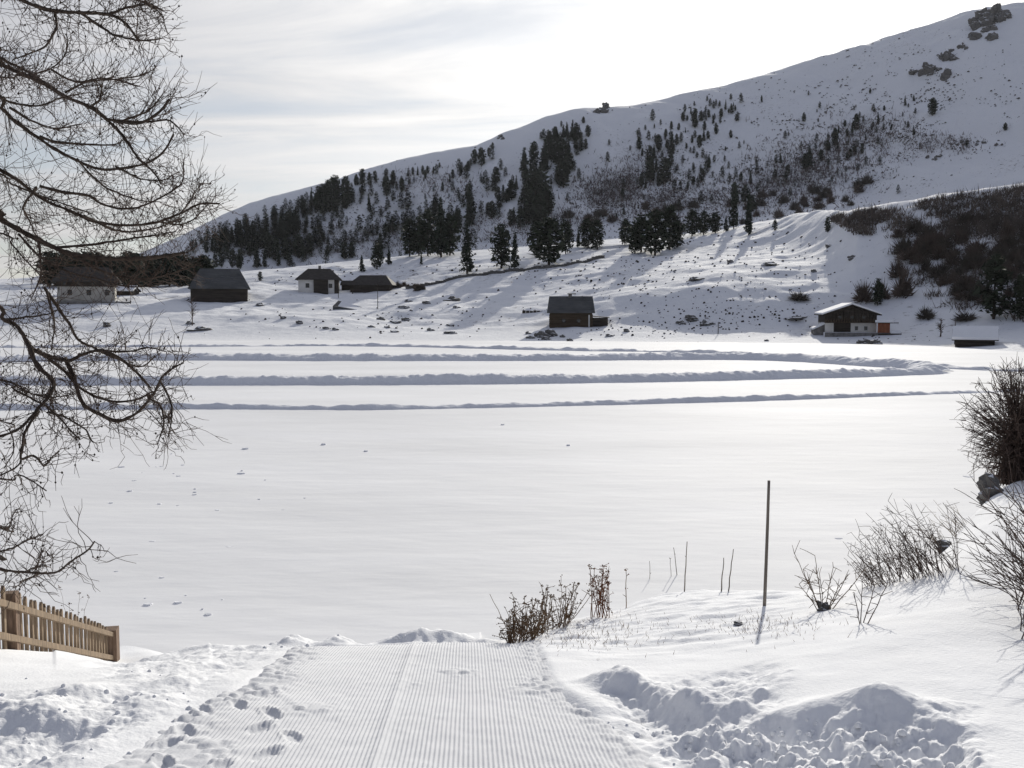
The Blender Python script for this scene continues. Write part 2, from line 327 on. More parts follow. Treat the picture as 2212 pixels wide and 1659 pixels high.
# frozen lake: gently drifted snow sheet
yl = np.geomspace(11, 235, 330); xl = np.linspace(-1, 1, 300)
XL = xl[:, None] * (yl[None] * 0.62 + 14); YL = np.broadcast_to(yl[None], XL.shape)
ZL = 0.036 * fbm(XL * 0.6, YL, 3.5, 4, 61, 0.5) + 0.11 * fbm(XL * 0.5, YL, 22, 2, 66)
ZL = ZL - 0.25 * sstep(-8, 2, YL - shore_y(XL / YL))
tag(grid_mesh('frozen_lake', XL, YL, ZL, M['snow_lake']), 'frozen lake under smooth drifted snow', kind='structure')
def lake_at(U, V): 
    t, e = te(U, V); y = -EYE / e; return np.array((t * y, y, 0.0))

# ploughed snow banks along the ice track
def bank(pts, h, w, label, seed, rough=0.16):
    P = spline([lake_at(u, v)[:2] for u, v in pts], 700); T = np.gradient(P, axis=0); T /= np.linalg.norm(T, axis=1)[:, None]; Nn = np.stack((-T[:, 1], T[:, 0]), 1)
    s = np.linspace(-1, 1, 15); off = s * w * 0.9; prof = np.clip(1 - np.abs(s) ** 1.7, 0, 1)
    X = P[:, 0:1] + Nn[:, 0:1] * off; Yb = P[:, 1:2] + Nn[:, 1:2] * off
    ends = np.minimum(1, np.minimum(np.arange(700), 699 - np.arange(700)) / 10)[:, None]
    hh = 0.70 * h * (1 + rough * 2.3 * fbm(X, Yb, 1.6, 4, seed, 0.55) + rough * 1.2 * fbm(X, Yb, 9, 2, seed + 5))
    Z = prof[None] * hh * ends + 0.12 * sstep(0, 0.3, prof)[None] * h * worley(X, Yb, 0.55, seed + 9) - 0.10 * (prof[None] < 0.02)
    tag(grid_mesh('snow_bank', X, Yb, Z, M['snow_bank']), label, kind='structure')
bank([(-250, 832), (0, 829), (600, 828), (1200, 824), (1700, 815), (1950, 808), (2028, 804)], 0.80, 1.5, 'near bank of ploughed snow along the ice track', 101)
bank([(2022, 802), (1985, 795), (1900, 790), (1700, 778), (1500, 776), (1000, 779), (330, 778), (-250, 786)], 0.95, 2.0, 'far bank of ploughed snow along the ice track', 111)
bank([(-250, 885), (370, 882), (800, 883), (1100, 877), (1400, 870), (1700, 862), (2110, 849), (2500, 838)], 0.32, 0.6, 'low outermost snow bank nearest the camera', 121, 0.35)
bank([(-250, 752), (330, 750), (800, 748), (1200, 756), (1500, 762), (1640, 768), (1800, 778), (1950, 788), (2130, 799), (2500, 812)], 0.45, 1.2, 'thin outer snow bank below the meadow', 131, 0.4)

# ------------------------------------------------------------------ foreground slope
CR = line([(-900, 1330, 11), (-200, 1392, 10.5), (0, 1405, 11), (120, 1419, 13.2), (245, 1434, 16), (330, 1430, 15.6), (450, 1411, 13.4), (600, 1393, 10.8), (900, 1391, 9.8), (1060, 1387, 9.9), (1110, 1374, 11), (1200, 1346, 12.5), (1350, 1311, 14), (1400, 1288, 14.5), (1500, 1277, 15), (1700, 1282, 15), (1800, 1272, 14.5), (1900, 1252, 14), (1960, 1237, 13.7), (2030, 1204, 14), (2085, 1135, 15), (2140, 1064, 16.6), (2212, 1036, 18.3), (2400, 1010, 19.5), (3000, 900, 20)])
TN = np.concatenate((np.linspace(-1.0, -0.56, 40), np.linspace(-0.55, 0.56, 620), np.linspace(0.57, 1.0, 40)))
YN = np.concatenate((np.linspace(3.0, 4.4, 12, endpoint=False), np.geomspace(4.4, 30, 520)))
Bz = lambda y: 4.35 - 0.17 * y
yc, ec = CR(TN); ker = np.exp(-0.5 * (np.arange(-24, 25) / 8.0) ** 2); ker /= ker.sum()
yc = np.convolve(np.pad(yc, 24, 'edge'), ker, 'valid'); ec = np.convolve(np.pad(ec, 24, 'edge'), ker, 'valid'); ZN = np.zeros((len(TN), len(YN)))
side = 0.42 * sstep(0.08, 0.5, TN) + 0.10 * sstep(-0.2, -0.5, -np.abs(TN)) * 0
for i in range(len(TN)):
    zc = EYE + ec[i] * yc[i]; left = 0.0
    kn = [(2.0, Bz(2.0) + 0.3 * side[i]), (5.4, Bz(5.4) + 0.55 * side[i] + left * 0.5), (8.0, Bz(8.0) + side[i] + left), (yc[i], zc), (yc[i] + 2.4, (-0.06 if zc < 1.3 else zc - 1.15)), (yc[i] + 7, -0.35 if zc < 2.6 else 0.2), (yc[i] + 14, -0.7), (60, -1.5)]
    kn = np.array(kn); ZN[i] = pchip(kn[:, 0], kn[:, 1], YN)
XN = TN[:, None] * YN[None]; Y3 = np.broadcast_to(YN[None], XN.shape)
ZBASE = ZN.copy()
def bil(Z, x, y):
    t = np.clip(np.asarray(x) / np.maximum(y, 0.1), TN[0], TN[-1]); i = np.clip(np.searchsorted(TN, t) - 1, 0, len(TN) - 2); u = (t - TN[i]) / (TN[i + 1] - TN[i])
    y = np.clip(y, YN[0], YN[-1]); j = np.clip(np.searchsorted(YN, y) - 1, 0, len(YN) - 2); v = (y - YN[j]) / (YN[j + 1] - YN[j])
    return (Z[i, j] * (1 - v) + Z[i, j + 1] * v) * (1 - u) + (Z[i + 1, j] * (1 - v) + Z[i + 1, j + 1] * v) * u
# the groomed path and the heaps beside it
PXC = lambda y: -0.52 - 0.043 * y
PL, PR = 1.62, 1.68
wl = lambda y: 1.25 + 0.30 * (1 - sstep(5.0, 8.5, y)); wr = lambda y: 1.24 + 0.34 * (1 - sstep(5.0, 8.0, y))
def path_u(x, y): return x - PXC(y)
lumps = [(1345, 7.4, 0.36, 0.20, 0.30), (1290, 7.0, 0.12, 0.35, 0.35), (1420, 7.2, 0.14, 0.35, 0.3), (1500, 6.6, 0.10, 0.3, 0.3),
         (1905, 5.9, 0.20, 0.16, 0.22), (1850, 5.9, 0.16, 0.40, 0.28), (1720, 5.95, 0.13, 0.45, 0.24), (1960, 5.85, 0.16, 0.2, 0.25), (2060, 5.6, 0.10, 0.30, 0.25),
         (960, 10.5, 0.20, 0.42, 0.25), (880, 10.4, 0.18, 0.22, 0.2), (1030, 10.5, 0.08, 0.3, 0.2), (715, 10.3, 0.12, 0.16, 0.2), (620, 10.2, 0.13, 0.13, 0.2), (560, 10.1, 0.05, 0.3, 0.3),
         (430, 10.4, 0.07, 0.5, 0.25), (150, 7.3, 0.10, 0.30, 0.28), (90, 7.1, 0.07, 0.4, 0.3), (60, 6.8, 0.10, 0.55, 0.35), (130, 6.6, 0.10, 0.3, 0.3), (30, 6.6, 0.10, 0.5, 0.3), (310, 7.0, 0.09, 0.22, 0.3), (400, 7.6, 0.05, 0.3, 0.3)]
for (u, y, h, rx, ry) in lumps:
    x = (u - 1106) / F * y; w = 1 + 0.5 * fbm(XN, Y3, 0.35, 2, 77)
    ZN += (0.31 if u > 1600 else (0.85 if y > 10 else (0.62 if u < 420 else 0.40))) * h * np.exp(-(((XN - x) / rx) ** 2 + ((Y3 - y) / ry) ** 2) * w)
LIP = np.array([(1150, 8.6), (1200, 8.0), (1290, 7.5), (1345, 7.25), (1420, 6.9), (1500, 6.5), (1600, 6.25), (1720, 6.0), (1830, 5.95), (1905, 5.85), (1960, 5.7), (2060, 5.45), (2140, 5.3), (2300, 5.2)])
UX = XN / Y3 * F * 0.985 + 1106; ly = np.interp(UX, LIP[:, 0], LIP[:, 1]) + 0.16 * fbm(XN, Y3 * 0.3, 0.5, 4, 261)
front = 1 - sstep(-0.30, 0.06, Y3 - ly); tr_mask = sstep(0.0, 0.40, path_u(XN, Y3) - wr(Y3)) * (1 - sstep(2060, 2160, UX)) * sstep(3.6, 4.3, Y3)
ZN -= 0.085 * front * tr_mask
ZN += 0.035 * np.exp(-((Y3 - ly - 0.12) / 0.16) ** 2) * tr_mask * sstep(1250, 1400, UX)
LIPL = np.array([(-400, 6.9), (0, 7.1), (120, 7.2), (220, 7.1), (300, 6.7), (420, 6.3)]); ll = np.interp(UX, LIPL[:, 0], LIPL[:, 1]) + 0.3 * fbm(XN, Y3 * 0.3, 0.7, 4, 263)
ZN -= 0.07 * (1 - sstep(-0.5, 0.05, Y3 - ll)) * sstep(0.15, 0.6, -path_u(XN, Y3) - wl(Y3)) * sstep(4.2, 6.6, Y3)
def m_uv(U0, U1, y0, y1, fu=60, fy=0.5):
    Ux = XN / Y3 * F + 1106
    return sstep(U0 - fu, U0 + fu, Ux) * (1 - sstep(U1 - fu, U1 + fu, Ux)) * sstep(y0 - fy, y0 + fy, Y3) * (1 - sstep(y1 - fy, y1 + fy, Y3))
pd = np.abs(path_u(XN, Y3) + 0.01 + 0.10 * fbm(XN, Y3, 0.45, 3, 281)); we_ = np.where(path_u(XN, Y3) > 0, wr(Y3), wl(Y3)); offp = sstep(we_ - 0.12, we_ + 0.40, pd); offp = offp + sstep(9.9, 10.2, Y3) * (1 - offp)
clod = offp * np.clip(0.75 * m_uv(1280, 2130, 3.2, 5.9, 45, 0.25) + m_uv(1230, 1700, 5.6, 7.6, 70, 0.4) * 0.9 + 0.62 * m_uv(-900, 260, 5.4, 7.3, 60, 0.35) + 0.55 * m_uv(200, 640, 7.5, 10.6, 60, 0.8) + 0.7 * m_uv(560, 1100, 10.0, 10.9, 60, 0.2) + 0.5 * m_uv(250, 420, 4, 7.5, 60, 0.5), 0, 1.4)
ZN += clod * (0.014 * worley(XN, Y3, 0.30, 201) + 0.020 * worley(XN + 0.03 * fbm(XN, Y3, 0.1, 2, 7), Y3, 0.15, 211) + 0.13 * fbm(XN, Y3, 0.60, 6, 221, 0.6) + 0.013 * worley(XN, Y3, 0.075, 231) - 0.03)
ZN += offp * m_uv(1280, 2150, 3.2, 6.0, 45, 0.25) * (front * 0.9 + 0.1) * 1.25 * (0.026 * worley(XN + 0.05 * fbm(XN, Y3, 0.12, 2, 8), Y3 + 0.05 * fbm(XN, Y3, 0.12, 2, 18), 0.15, 271) + 0.030 * worley(XN + 0.03 * fbm(XN, Y3, 0.08, 2, 9), Y3, 0.085, 275) + 0.05 * fbm(XN, Y3, 0.10, 3, 278))
ZN += 0.05 * fbm(XN, Y3, 2.2, 3, 241) * sstep(4, 7, Y3) + 0.012 * fbm(XN, Y3, 0.4, 3, 245)
rgt = m_uv(1150, 1750, 9, 15, 120, 1)
ZN += rgt * (0.05 * fbm(XN, Y3 * 2.2, 0.55, 4, 251))
prints = [(405, 1512), (440, 1537), (397, 1560), (400, 1580), (357, 1612), (515, 1525), (570, 1500), (588, 1545), (560, 1575), (632, 1592), (578, 1628), (355, 1652), (470, 1660)]
def near_hit(U, V, Z=None, y0=3.2, y1=29):
    t, e = te(U, V); yy = np.arange(y0, y1, 0.02); zz = bil(ZN if Z is None else Z, t * yy, yy); g = EYE + e * yy - zz; k = np.nonzero(g <= 0)[0]
    k = k[0] if len(k) else int(np.argmin(g + 10 * (yy < 7) + 10 * (yy > 19)))
    return np.array((t * yy[k], yy[k], zz[k]))
PP = [near_hit(u, v, ZBASE) for u, v in prints]
def dents(X, Y):
    d = 0
    for k, p in enumerate(PP):
        if p is None: continue
        r = np.sqrt(((X - p[0] + (0.5 if k % 2 else -0.25) * (Y - p[1])) / 0.05) ** 2 + ((Y - p[1]) / 0.12) ** 2) + 0.5 * fbm(X, Y, 0.05, 2, 340 + k)
        d = d - (0.018 + 0.008 * (k % 3)) * (1 - sstep(0.5, 1.25, r)) + 0.012 * np.exp(-((r - 1.4) / 0.25) ** 2) * (Y > p[1])
    return d
pu = path_u(XN, Y3); inp = sstep(0.0, 0.25, pu + wl(Y3)) * sstep(0.0, 0.25, wr(Y3) - pu) * (1 - sstep(9.75, 10.05, Y3))
ZN = ZN * (1 - inp) + (ZBASE - 0.10) * inp
tag(grid_mesh('snow_slope', XN, Y3, ZN, M['snow_near']), 'snow covered slope running down to the lake', kind='structure')
# ground under and behind the camera
xb = np.linspace(-1, 1, 40); yb = np.concatenate((np.linspace(-60, 0, 13), np.linspace(1, 3.05, 5)))
XB = xb[:, None] * np.maximum(3.0, 3.0 + (3.05 - yb) * 1.2)[None]; YB = np.broadcast_to(yb[None], XB.shape); z3 = bil(ZN, np.clip(XB, -3, 3), np.full_like(XB, 3.05))
ZB = z3 + (3.05 - YB) * 0.17 * sstep(-40, -4, YB) + np.where(YB < -4, 0.1, 0) - 0.004
tag(grid_mesh('snow_ground', XB, YB, ZB, M['snow_near']), 'snow under the viewpoint', kind='structure')
# corduroy of the groomed path as real ridges
px = np.arange(-PL, PR, 0.0058); py = np.concatenate((np.arange(3.4, 10.2, 0.028),))
PU, PY = np.meshgrid(px, py, indexing='ij'); PX = PXC(PY) + PU
en = 0.25 * fbm(PX, PY, 0.6, 4, 291); edl = PU + wl(PY); edr = wr(PY) - PU; edge = sstep(-0.12, 0.05, edl) * sstep(-0.12, 0.05, edr) * (1 - sstep(9.85, 10.15, PY)); fadec = sstep(-0.05, 0.45, edl + en) * sstep(-0.05, 0.40, edr + en)
wear = np.clip(0.95 - 0.9 * sstep(0.12, 0.32, fbm(PX, PY, 1.1, 3, 301)) - 0.75 * (1 - sstep(-PL, -PL + 0.75, PU + 0.25 * fbm(PX, PY, 1.0, 2, 305))) * sstep(0.0, 0.2, 0.15 + fbm(PX, PY, 0.5, 2, 309)), 0.08, 1) * fadec
seam = PU + 0.03
ph = PU / 0.0285 + 0.5 * fbm(PX, PY, 2.5, 3, 311)
cor = 0.0046 * np.cos(2 * math.pi * ph) * wear
DN = dents(PX, PY); cor = cor * (1 - sstep(0.004, 0.02, -DN))
PZ = bil(ZBASE, PX, PY) + cor + 0.015 * np.exp(-(seam / 0.035) ** 2) + 0.03 * fbm(PX, PY, 1.6, 3, 321) + 0.006 * fbm(PX, PY, 0.12, 3, 325) + 0.03 * (1 - wear) * worley(PX, PY, 0.11, 331) + DN
PZ = PZ - 0.06 * (1 - edge)
tag(grid_mesh('groomed_path', PX, PY, PZ, M['snow_path']), 'groomed snow path with fine corduroy ridges and footprints', kind='structure')
def crest_v(U):
    """height in the picture of the near skyline of the bank"""
    t = te(U, 1300)[0]; yy = np.arange(6, 17, 0.05); e = (bil(ZN, t * yy, yy) - EYE) / yy; e = -e.max(); d = (e * CP - SP) / (CP + e * SP); return 829.5 + F * d
def h_near(x, y): return float(bil(ZN, np.array([x]), np.array([y]))[0])

# ------------------------------------------------------------------ buildings on the far shore
def gable_x(mb, we, wr, d, ze, zr, th=0.16):
    """roof with its ridge along x; eaves we wide, ridge wr wide (hipped in when narrower)"""
    for sgn in (-1, 1):
        a, b, c, e = (-we / 2, sgn * d / 2, ze), (we / 2, sgn * d / 2, ze), (wr / 2, 0.02 * sgn, zr), (-wr / 2, 0.02 * sgn, zr)
        lo = [a, b, c, e]; up = [(p[0], p[1], p[2] + th) for p in lo]; mb.hexa(lo + up)
    if we - wr <= 0.8:
        for sgn in (-1, 1):
            x = sgn * (wr / 2 - 0.45); mb.add([(x, -d / 2 + 0.7, ze - 0.02), (x, d / 2 - 0.7, ze - 0.02), (x, 0, zr - 0.06), (x - 0.12, -d / 2 + 0.7, ze - 0.02), (x - 0.12, d / 2 - 0.7, ze - 0.02), (x - 0.12, 0, zr - 0.06)], tris=[(0, 1, 2), (3, 5, 4)], quads=[(0, 3, 4, 1), (1, 4, 5, 2), (2, 5, 3, 0)])
    if we - wr > 0.8:
        for sgn in (-1, 1):
            a, b, c = (sgn * we / 2, -d / 2, ze + 0.02), (sgn * we / 2, d / 2, ze + 0.02), (sgn * wr / 2, 0, zr)
            mb.add([a, b, c] + [(p[0], p[1], p[2] + th * 0.9) for p in (a, b, c)], tris=[(0, 1, 2), (3, 5, 4)], quads=[(0, 3, 4, 1), (1, 4, 5, 2), (2, 5, 3, 0)])
def gable_y(mb, w, d, ze, zr, th=0.16, x0=0.0, y0=0.0):
    for sgn in (-1, 1):
        lo = [(x0 + sgn * w / 2, y0 - d / 2, ze), (x0 + sgn * w / 2, y0 + d / 2, ze), (x0 + 0.015 * sgn, y0 + d / 2, zr), (x0 + 0.015 * sgn, y0 - d / 2, zr)]
        mb.hexa(lo + [(p[0], p[1], p[2] + th) for p in lo])
def win(parent, x, z, w, h, y, fm='frame_white', shutters=False):
    m = MB(); t = 0.09
    m.box(x - w / 2, x - w / 2 + t, y - 0.06, y, z - h / 2, z + h / 2); m.box(x + w / 2 - t, x + w / 2, y - 0.06, y, z - h / 2, z + h / 2)
    m.box(x - w / 2 + t, x + w / 2 - t, y - 0.06, y, z + h / 2 - t, z + h / 2); m.box(x - w / 2 + t, x + w / 2 - t, y - 0.06, y, z - h / 2, z - h / 2 + t)
    f = m.build('window', M[fm], parent); p = MB(); p.box(x - w / 2 + t, x + w / 2 - t, y - 0.035, y - 0.002, z - h / 2 + t, z + h / 2 - t); p.build('pane', M['glass'], f)
def one(mat, name, parent, *boxes):
    m = MB(); [m.box(*b) for b in boxes]; return m.build(name, M[mat], parent)
def place(U, V, drop=0.15):
    p = hit(U, V); return np.array((p[0], p[1], p[2] - drop)), p[1] / F

# cabin with a steep shingle roof in the middle
p, k = place(1233, 703, 0.5); c = thing('log_cabin', p, 'grey roofed wooden cabin standing alone at the middle of the far shore', 'cabin', R(-3))
w, d, hw, hr = 90 * k, 7.2, 30 * k + 0.4, 66 * k
one('timber_brown', 'wall', c, (-w / 2, w / 2, -d / 2, d / 2, -0.6, hw)); 
for i in range(6): one('timber_brown', 'log', c, (-w / 2 - 0.12, w / 2 + 0.12, -d / 2 - 0.09, -d / 2 - 0.003, 0.25 + i * 0.42, 0.25 + i * 0.42 + 0.36))
m = MB(); gable_x(m, w + 1.1, w + 0.3, d + 1.3, hw - 0.25, hr); rf = m.build('roof', M['shingle'], c)
for i in range(9):
    f = (i + 0.5) / 9; yy = -(d + 1.3) / 2 * (1 - f); zz2 = hw - 0.25 + (hr - hw + 0.25) * f + 0.17; one('shingle', 'shingle_course', rf, (-(w + 1.0 - 0.8 * f) / 2, (w + 1.0 - 0.8 * f) / 2, yy - 0.02, yy + 0.05, zz2 - 0.03, zz2 + 0.03))
m = MB(); m.box(-0.5, 0.2, -0.35, 0.35, hr - 0.6, hr + 0.55); ch = m.build('chimney', M['stone'], c); one('timber', 'chimney_cap', ch, (-0.7, 1.0, -0.5, 0.5, hr + 0.55, hr + 0.72))
one('frame_white', 'door_post', c, (w / 2 - 0.75, w / 2 - 0.5, -d / 2 - 0.18, -d / 2 - 0.092, 0.1, hw - 0.6))
for x in (-1.4, 1.5): win(c, x, 1.45, 0.75, 0.75, -d / 2 - 0.095, 'timber')
ln = one('timber', 'lean_to', c, (w / 2 + 0.02, w / 2 + 3.1, -d / 2 + 0.6, d / 2 - 2, -0.5, 2.0)); m = MB(); m.hexa([(w / 2 + 0.01, -d / 2 + 0.3, 2.25), (w / 2 + 3.4, -d / 2 + 0.3, 2.0), (w / 2 + 3.4, d / 2 - 1.8, 2.0), (w / 2 + 0.01, d / 2 - 1.8, 2.25), (w / 2 + 0.01, -d / 2 + 0.3, 2.4), (w / 2 + 3.4, -d / 2 + 0.3, 2.15), (w / 2 + 3.4, d / 2 - 1.8, 2.15), (w / 2 + 0.01, d / 2 - 1.8, 2.4)]); m.build('lean_to_roof', M['timber'], ln)
p, k = place(1156, 676, 0.3); c = thing('board_fence', p, 'low dark board fence running out left of the grey roofed cabin', 'fence', R(4))
for i in range(7): one('timber', 'fence_board', c, (-2.8 + i * 0.8, -2.8 + i * 0.8 + 0.72, -0.05 - 0.01 * (i % 2), 0.05, 0, 0.75 - 0.05 * (i % 3)))
for i in range(3): one('timber', 'post', c, (-2.6 + i * 2.5, -2.45 + i * 2.5, 0.06, 0.2, -0.4, 0.95))

# chalet on the right with white ground floor and snow on the roof
p, k = place(1828, 717, 0.3); c = thing('chalet', p, 'brown alpine chalet with white ground floor and snow on its roof', 'chalet', R(-9))
w, d, h1, h2, hr = 104 * k, 9.0, 23 * k, 41 * k, 60 * k
gf = one('plaster', 'ground_floor', c, (-w / 2, w / 2, -d / 2, d / 2, -0.8, h1))
one('timber', 'entrance', c, (-w / 2 + 1.5, 0.0, -d / 2 - 0.05, -d / 2 - 0.003, 0.35, h1)); one('plaster', 'entrance_pillar', c, (-w / 2 + 1.1, -w / 2 + 1.45, -d / 2 - 0.25, -d / 2 - 0.06, 0.3, h1))
for x, ww in ((1.0, 0.7), (2.6, 0.75)): win(c, x, h1 * 0.52, ww, 0.9, -d / 2 - 0.004)
for i in range(14):
    x0 = -w / 2 - 0.06 + i * (w + 0.12) / 14
    def top(x): return h2 + (hr - h2) * (1 - abs(x) / (w / 2 + 0.6))
    m = MB(); x1 = x0 + (w + 0.12) / 14 - 0.05; y0 = -d / 2 - 0.10; y1 = -d / 2 + 0.1
    m.hexa([(x0, y0, h1 + 0.003), (x1, y0, h1 + 0.003), (x1, y1, h1 + 0.003), (x0, y1, h1 + 0.003), (x0, y0, top(x0) - 0.1), (x1, y0, top(x1) - 0.1), (x1, y1, top(x1) - 0.1), (x0, y1, top(x0) - 0.1)]); m.build('wall_board', M['timber'], c)
one('timber', 'upper_storey', c, (-w / 2 + 0.02, w / 2 - 0.02, -d / 2 + 0.11, d / 2, h1 + 0.002, h2)); m = MB(); yg = -d / 2 + 0.12; m.add([(-w / 2, yg, h2 + 0.003), (w / 2, yg, h2 + 0.003), (0, yg, hr - 0.06), (-w / 2, d / 2, h2 + 0.003), (w / 2, d / 2, h2 + 0.003), (0, d / 2, hr - 0.06)], tris=[(0, 1, 2), (3, 5, 4)], quads=[(0, 2, 5, 3), (1, 4, 5, 2)]); m.build('gable_wall', M['timber'], c)
for x in (-1.9, 0.2, 2.2): win(c, x, h1 + 0.95, 0.8, 0.85, -d / 2 - 0.104, 'timber_brown')
bl = one('timber_brown', 'balcony', c, (-w / 2 - 0.2, w / 2 + 0.2, -d / 2 - 1.0, -d / 2 - 0.11, h1 + 0.05, h1 + 0.18)); 
for i in range(20): one('timber_brown', 'baluster', bl, (-w / 2 - 0.15 + i * (w + 0.2) / 20, -w / 2 + 0.10 + i * (w + 0.2) / 20, -d / 2 - 1.0, -d / 2 - 0.94, h1 + 0.181, h1 + 0.82))
m = MB(); gable_y(m, w + 1.3, d + 2.0, h2 - 0.18, hr, 0.18, 0, -0.2); rf = m.build('roof', M['timber'], c)
m = MB(); gable_y(m, w + 1.25, d + 1.9, h2 - 0.18 + 0.185, hr + 0.185, 0.30, 0, -0.2); m.build('roof_snow', M['snow_cover'], rf)
one('stone', 'terrace_wall', c, (-w / 2 - 0.3, w / 2 + 2.2, -d / 2 - 2.4, -d / 2 - 1.9, -0.9, 0.28)); one('snow_cover', 'terrace_snow', c, (-w / 2 - 0.3, w / 2 + 2.2, -d / 2 - 1.89, -d / 2 - 0.26, -0.9, 0.32))
m = MB(); m.hexa([(-w / 2 - 1.9, -d / 2 + 0.4, -0.6), (-w / 2 - 0.02, -d / 2 + 0.4, -0.6), (-w / 2 - 0.02, -d / 2 + 4, -0.6), (-w / 2 - 1.9, -d / 2 + 4, -0.6), (-w / 2 - 1.9, -d / 2 + 0.4, 0.75), (-w / 2 - 0.02, -d / 2 + 0.4, 1.7), (-w / 2 - 0.02, -d / 2 + 4, 1.7), (-w / 2 - 1.9, -d / 2 + 4, 0.75)]); an = m.build('side_annex', M['stone'], c)
m = MB(); m.hexa([(-w / 2 - 2.05, -d / 2 + 0.2, 0.76), (-w / 2 - 0.03, -d / 2 + 0.2, 1.72), (-w / 2 - 0.03, -d / 2 + 4, 1.72), (-w / 2 - 2.05, -d / 2 + 4, 0.76), (-w / 2 - 2.05, -d / 2 + 0.2, 1.08), (-w / 2 - 0.03, -d / 2 + 0.2, 2.05), (-w / 2 - 0.03, -d / 2 + 4, 2.05), (-w / 2 - 2.05, -d / 2 + 4, 1.08)]); m.build('annex_snow', M['snow_cover'], an)
p, k = place(1909, 722, 0.35); c = thing('garden_hut', p, 'small orange boarded hut capped with snow beside the brown chalet', 'hut', R(-20))
w = 25 * k
for i in range(6): one('orange', 'board', c, (-w / 2 + i * w / 6, -w / 2 + (i + 1) * w / 6 - 0.03, -0.9, -0.83, 0.5, 2.3))
one('orange', 'wall', c, (-w / 2 + 0.02, w / 2 - 0.04, -0.828, 0.9, 0.5, 2.3)); rf = one('timber', 'roof', c, (-w / 2 - 0.5, w / 2 + 1.4, -1.3, 1.2, 2.302, 2.42)); one('snow_cover', 'roof_snow', rf, (-w / 2 - 0.45, w / 2 + 0.6, -1.2, 1.15, 2.422, 2.85))
one('timber', 'base', c, (-w / 2 - 0.2, w / 2 + 1.9, -1.4, 1.2, -0.6, 0.497)); one('snow_cover', 'side_snow', c, (w / 2 + 0.1, w / 2 + 1.8, -1.3, 0.8, 0.5, 1.0))
# little white house with a dark hipped roof
p, k = place(690, 629, 0.4); c = thing('white_house', p, 'little white house with dark hipped roof and a chimney', 'house', R(8))
w, d, hw, hr = 84 * k, 8.5, 28 * k, 50 * k
one('plaster', 'wall', c, (-w / 2, w / 2, -d / 2, d / 2, -1.0, hw)); one('timber', 'timber_porch', c, (-w / 2 + 32 * k, -w / 2 + 62 * k, -d / 2 - 0.5, -d / 2 - 0.003, -0.8, hw - 0.05)); one('timber', 'side_boards', c, (w / 2 - 9 * k, w / 2 + 0.1, -d / 2 - 0.15, -d / 2 - 0.004, -0.8, hw - 0.1))
win(c, -w / 2 + 19 * k, hw * 0.52, 0.95, 1.15, -d / 2 - 0.004, 'timber'); win(c, w / 2 - 17 * k, hw * 0.5, 0.9, 1.1, -d / 2 - 0.004, 'timber')
m = MB(); gable_x(m, w + 1.6, w * 0.56, d + 1.6, hw - 0.2, hr); rf = m.build('roof', M['shingle_brown'], c); one('stone', 'chimney', c, (-0.2, 0.5, -0.3, 0.4, hr - 0.5, hr + 0.95))
# low dark sheds beside it
p, k = place(806, 627, 0.4); c = thing('long_shed', p, 'long low dark wooden shed right of the little white house', 'shed', R(-4))
w, d, hw, hr = 86 * k, 7.5, 14 * k, 34 * k
for i in range(12): one('timber', 'wall_board', c, (-w / 2 + i * w / 12, -w / 2 + (i + 1) * w / 12 - 0.06, -d / 2 - 0.05, -d / 2 - 0.003, -0.5, hw))
one('timber', 'wall', c, (-w / 2 + 0.03, w / 2 - 0.08, -d / 2, d / 2, -0.5, hw)); m = MB(); gable_x(m, w + 1.4, w * 0.66, d + 1.4, hw - 0.15, hr); rf = m.build('roof', M['shingle_brown'], c)
m = MB(); m.hexa([(-0.5, -1.3, hr - 1.2), (w * 0.28, -1.3, hr - 1.2), (w * 0.27, -0.5, hr - 0.4), (0, -0.5, hr - 0.4), (-0.5, -1.3, hr - 0.95), (w * 0.28, -1.3, hr - 0.95), (w * 0.27, -0.5, hr - 0.15), (0, -0.5, hr - 0.15)]); m.build('roof_snow', M['snow_cover'], rf)
p, k = place(752, 626, 0.3); c = thing('small_shed', p, 'small dark shed squeezed between the white house and the long shed', 'shed', R(5))
w = 26 * k; one('timber', 'wall', c, (-w / 2, w / 2, -1.6, 1.6, -0.5, 1.5)); m = MB(); gable_x(m, w + 0.7, w + 0.2, 4.0, 1.45, 2.6); m.build('roof', M['shingle_brown'], c)
# barn at left
p, k = place(476, 645, 0.5); c = thing('barn', p, 'big dark barn with grey hipped roof behind the larch twigs', 'barn', R(14))
w, d, hw, hr = 116 * k, 11.0, 25 * k, 66 * k
for i in range(16): one('timber', 'wall_board', c, (-w / 2 + i * w / 16, -w / 2 + (i + 1) * w / 16 - 0.07, -d / 2 - 0.06, -d / 2 - 0.003, -0.8, hw))
one('timber', 'wall', c, (-w / 2 + 0.03, w / 2 - 0.1, -d / 2, d / 2, -0.8, hw)); one('plaster', 'gable_patch', c, (-w / 2 - 0.06, -w / 2 + 0.028, -d / 2 + 0.5, -d / 2 + 2.0, hw * 0.5, hw))
m = MB(); gable_x(m, w + 1.2, w * 0.70, d + 1.5, hw - 0.2, hr); rf = m.build('roof', M['shingle'], c)
for i in range(9):
    f = (i + 0.4) / 9; yy = -(d + 1.5) / 2 * (1 - f); zz2 = hw - 0.2 + (hr - hw + 0.2) * f + 0.17; ww = (w + 1.0) * (1 - f) + w * 0.69 * f; one('shingle', 'shingle_course', rf, (-ww / 2, ww / 2, yy - 0.02, yy + 0.05, zz2 - 0.03, zz2 + 0.035))
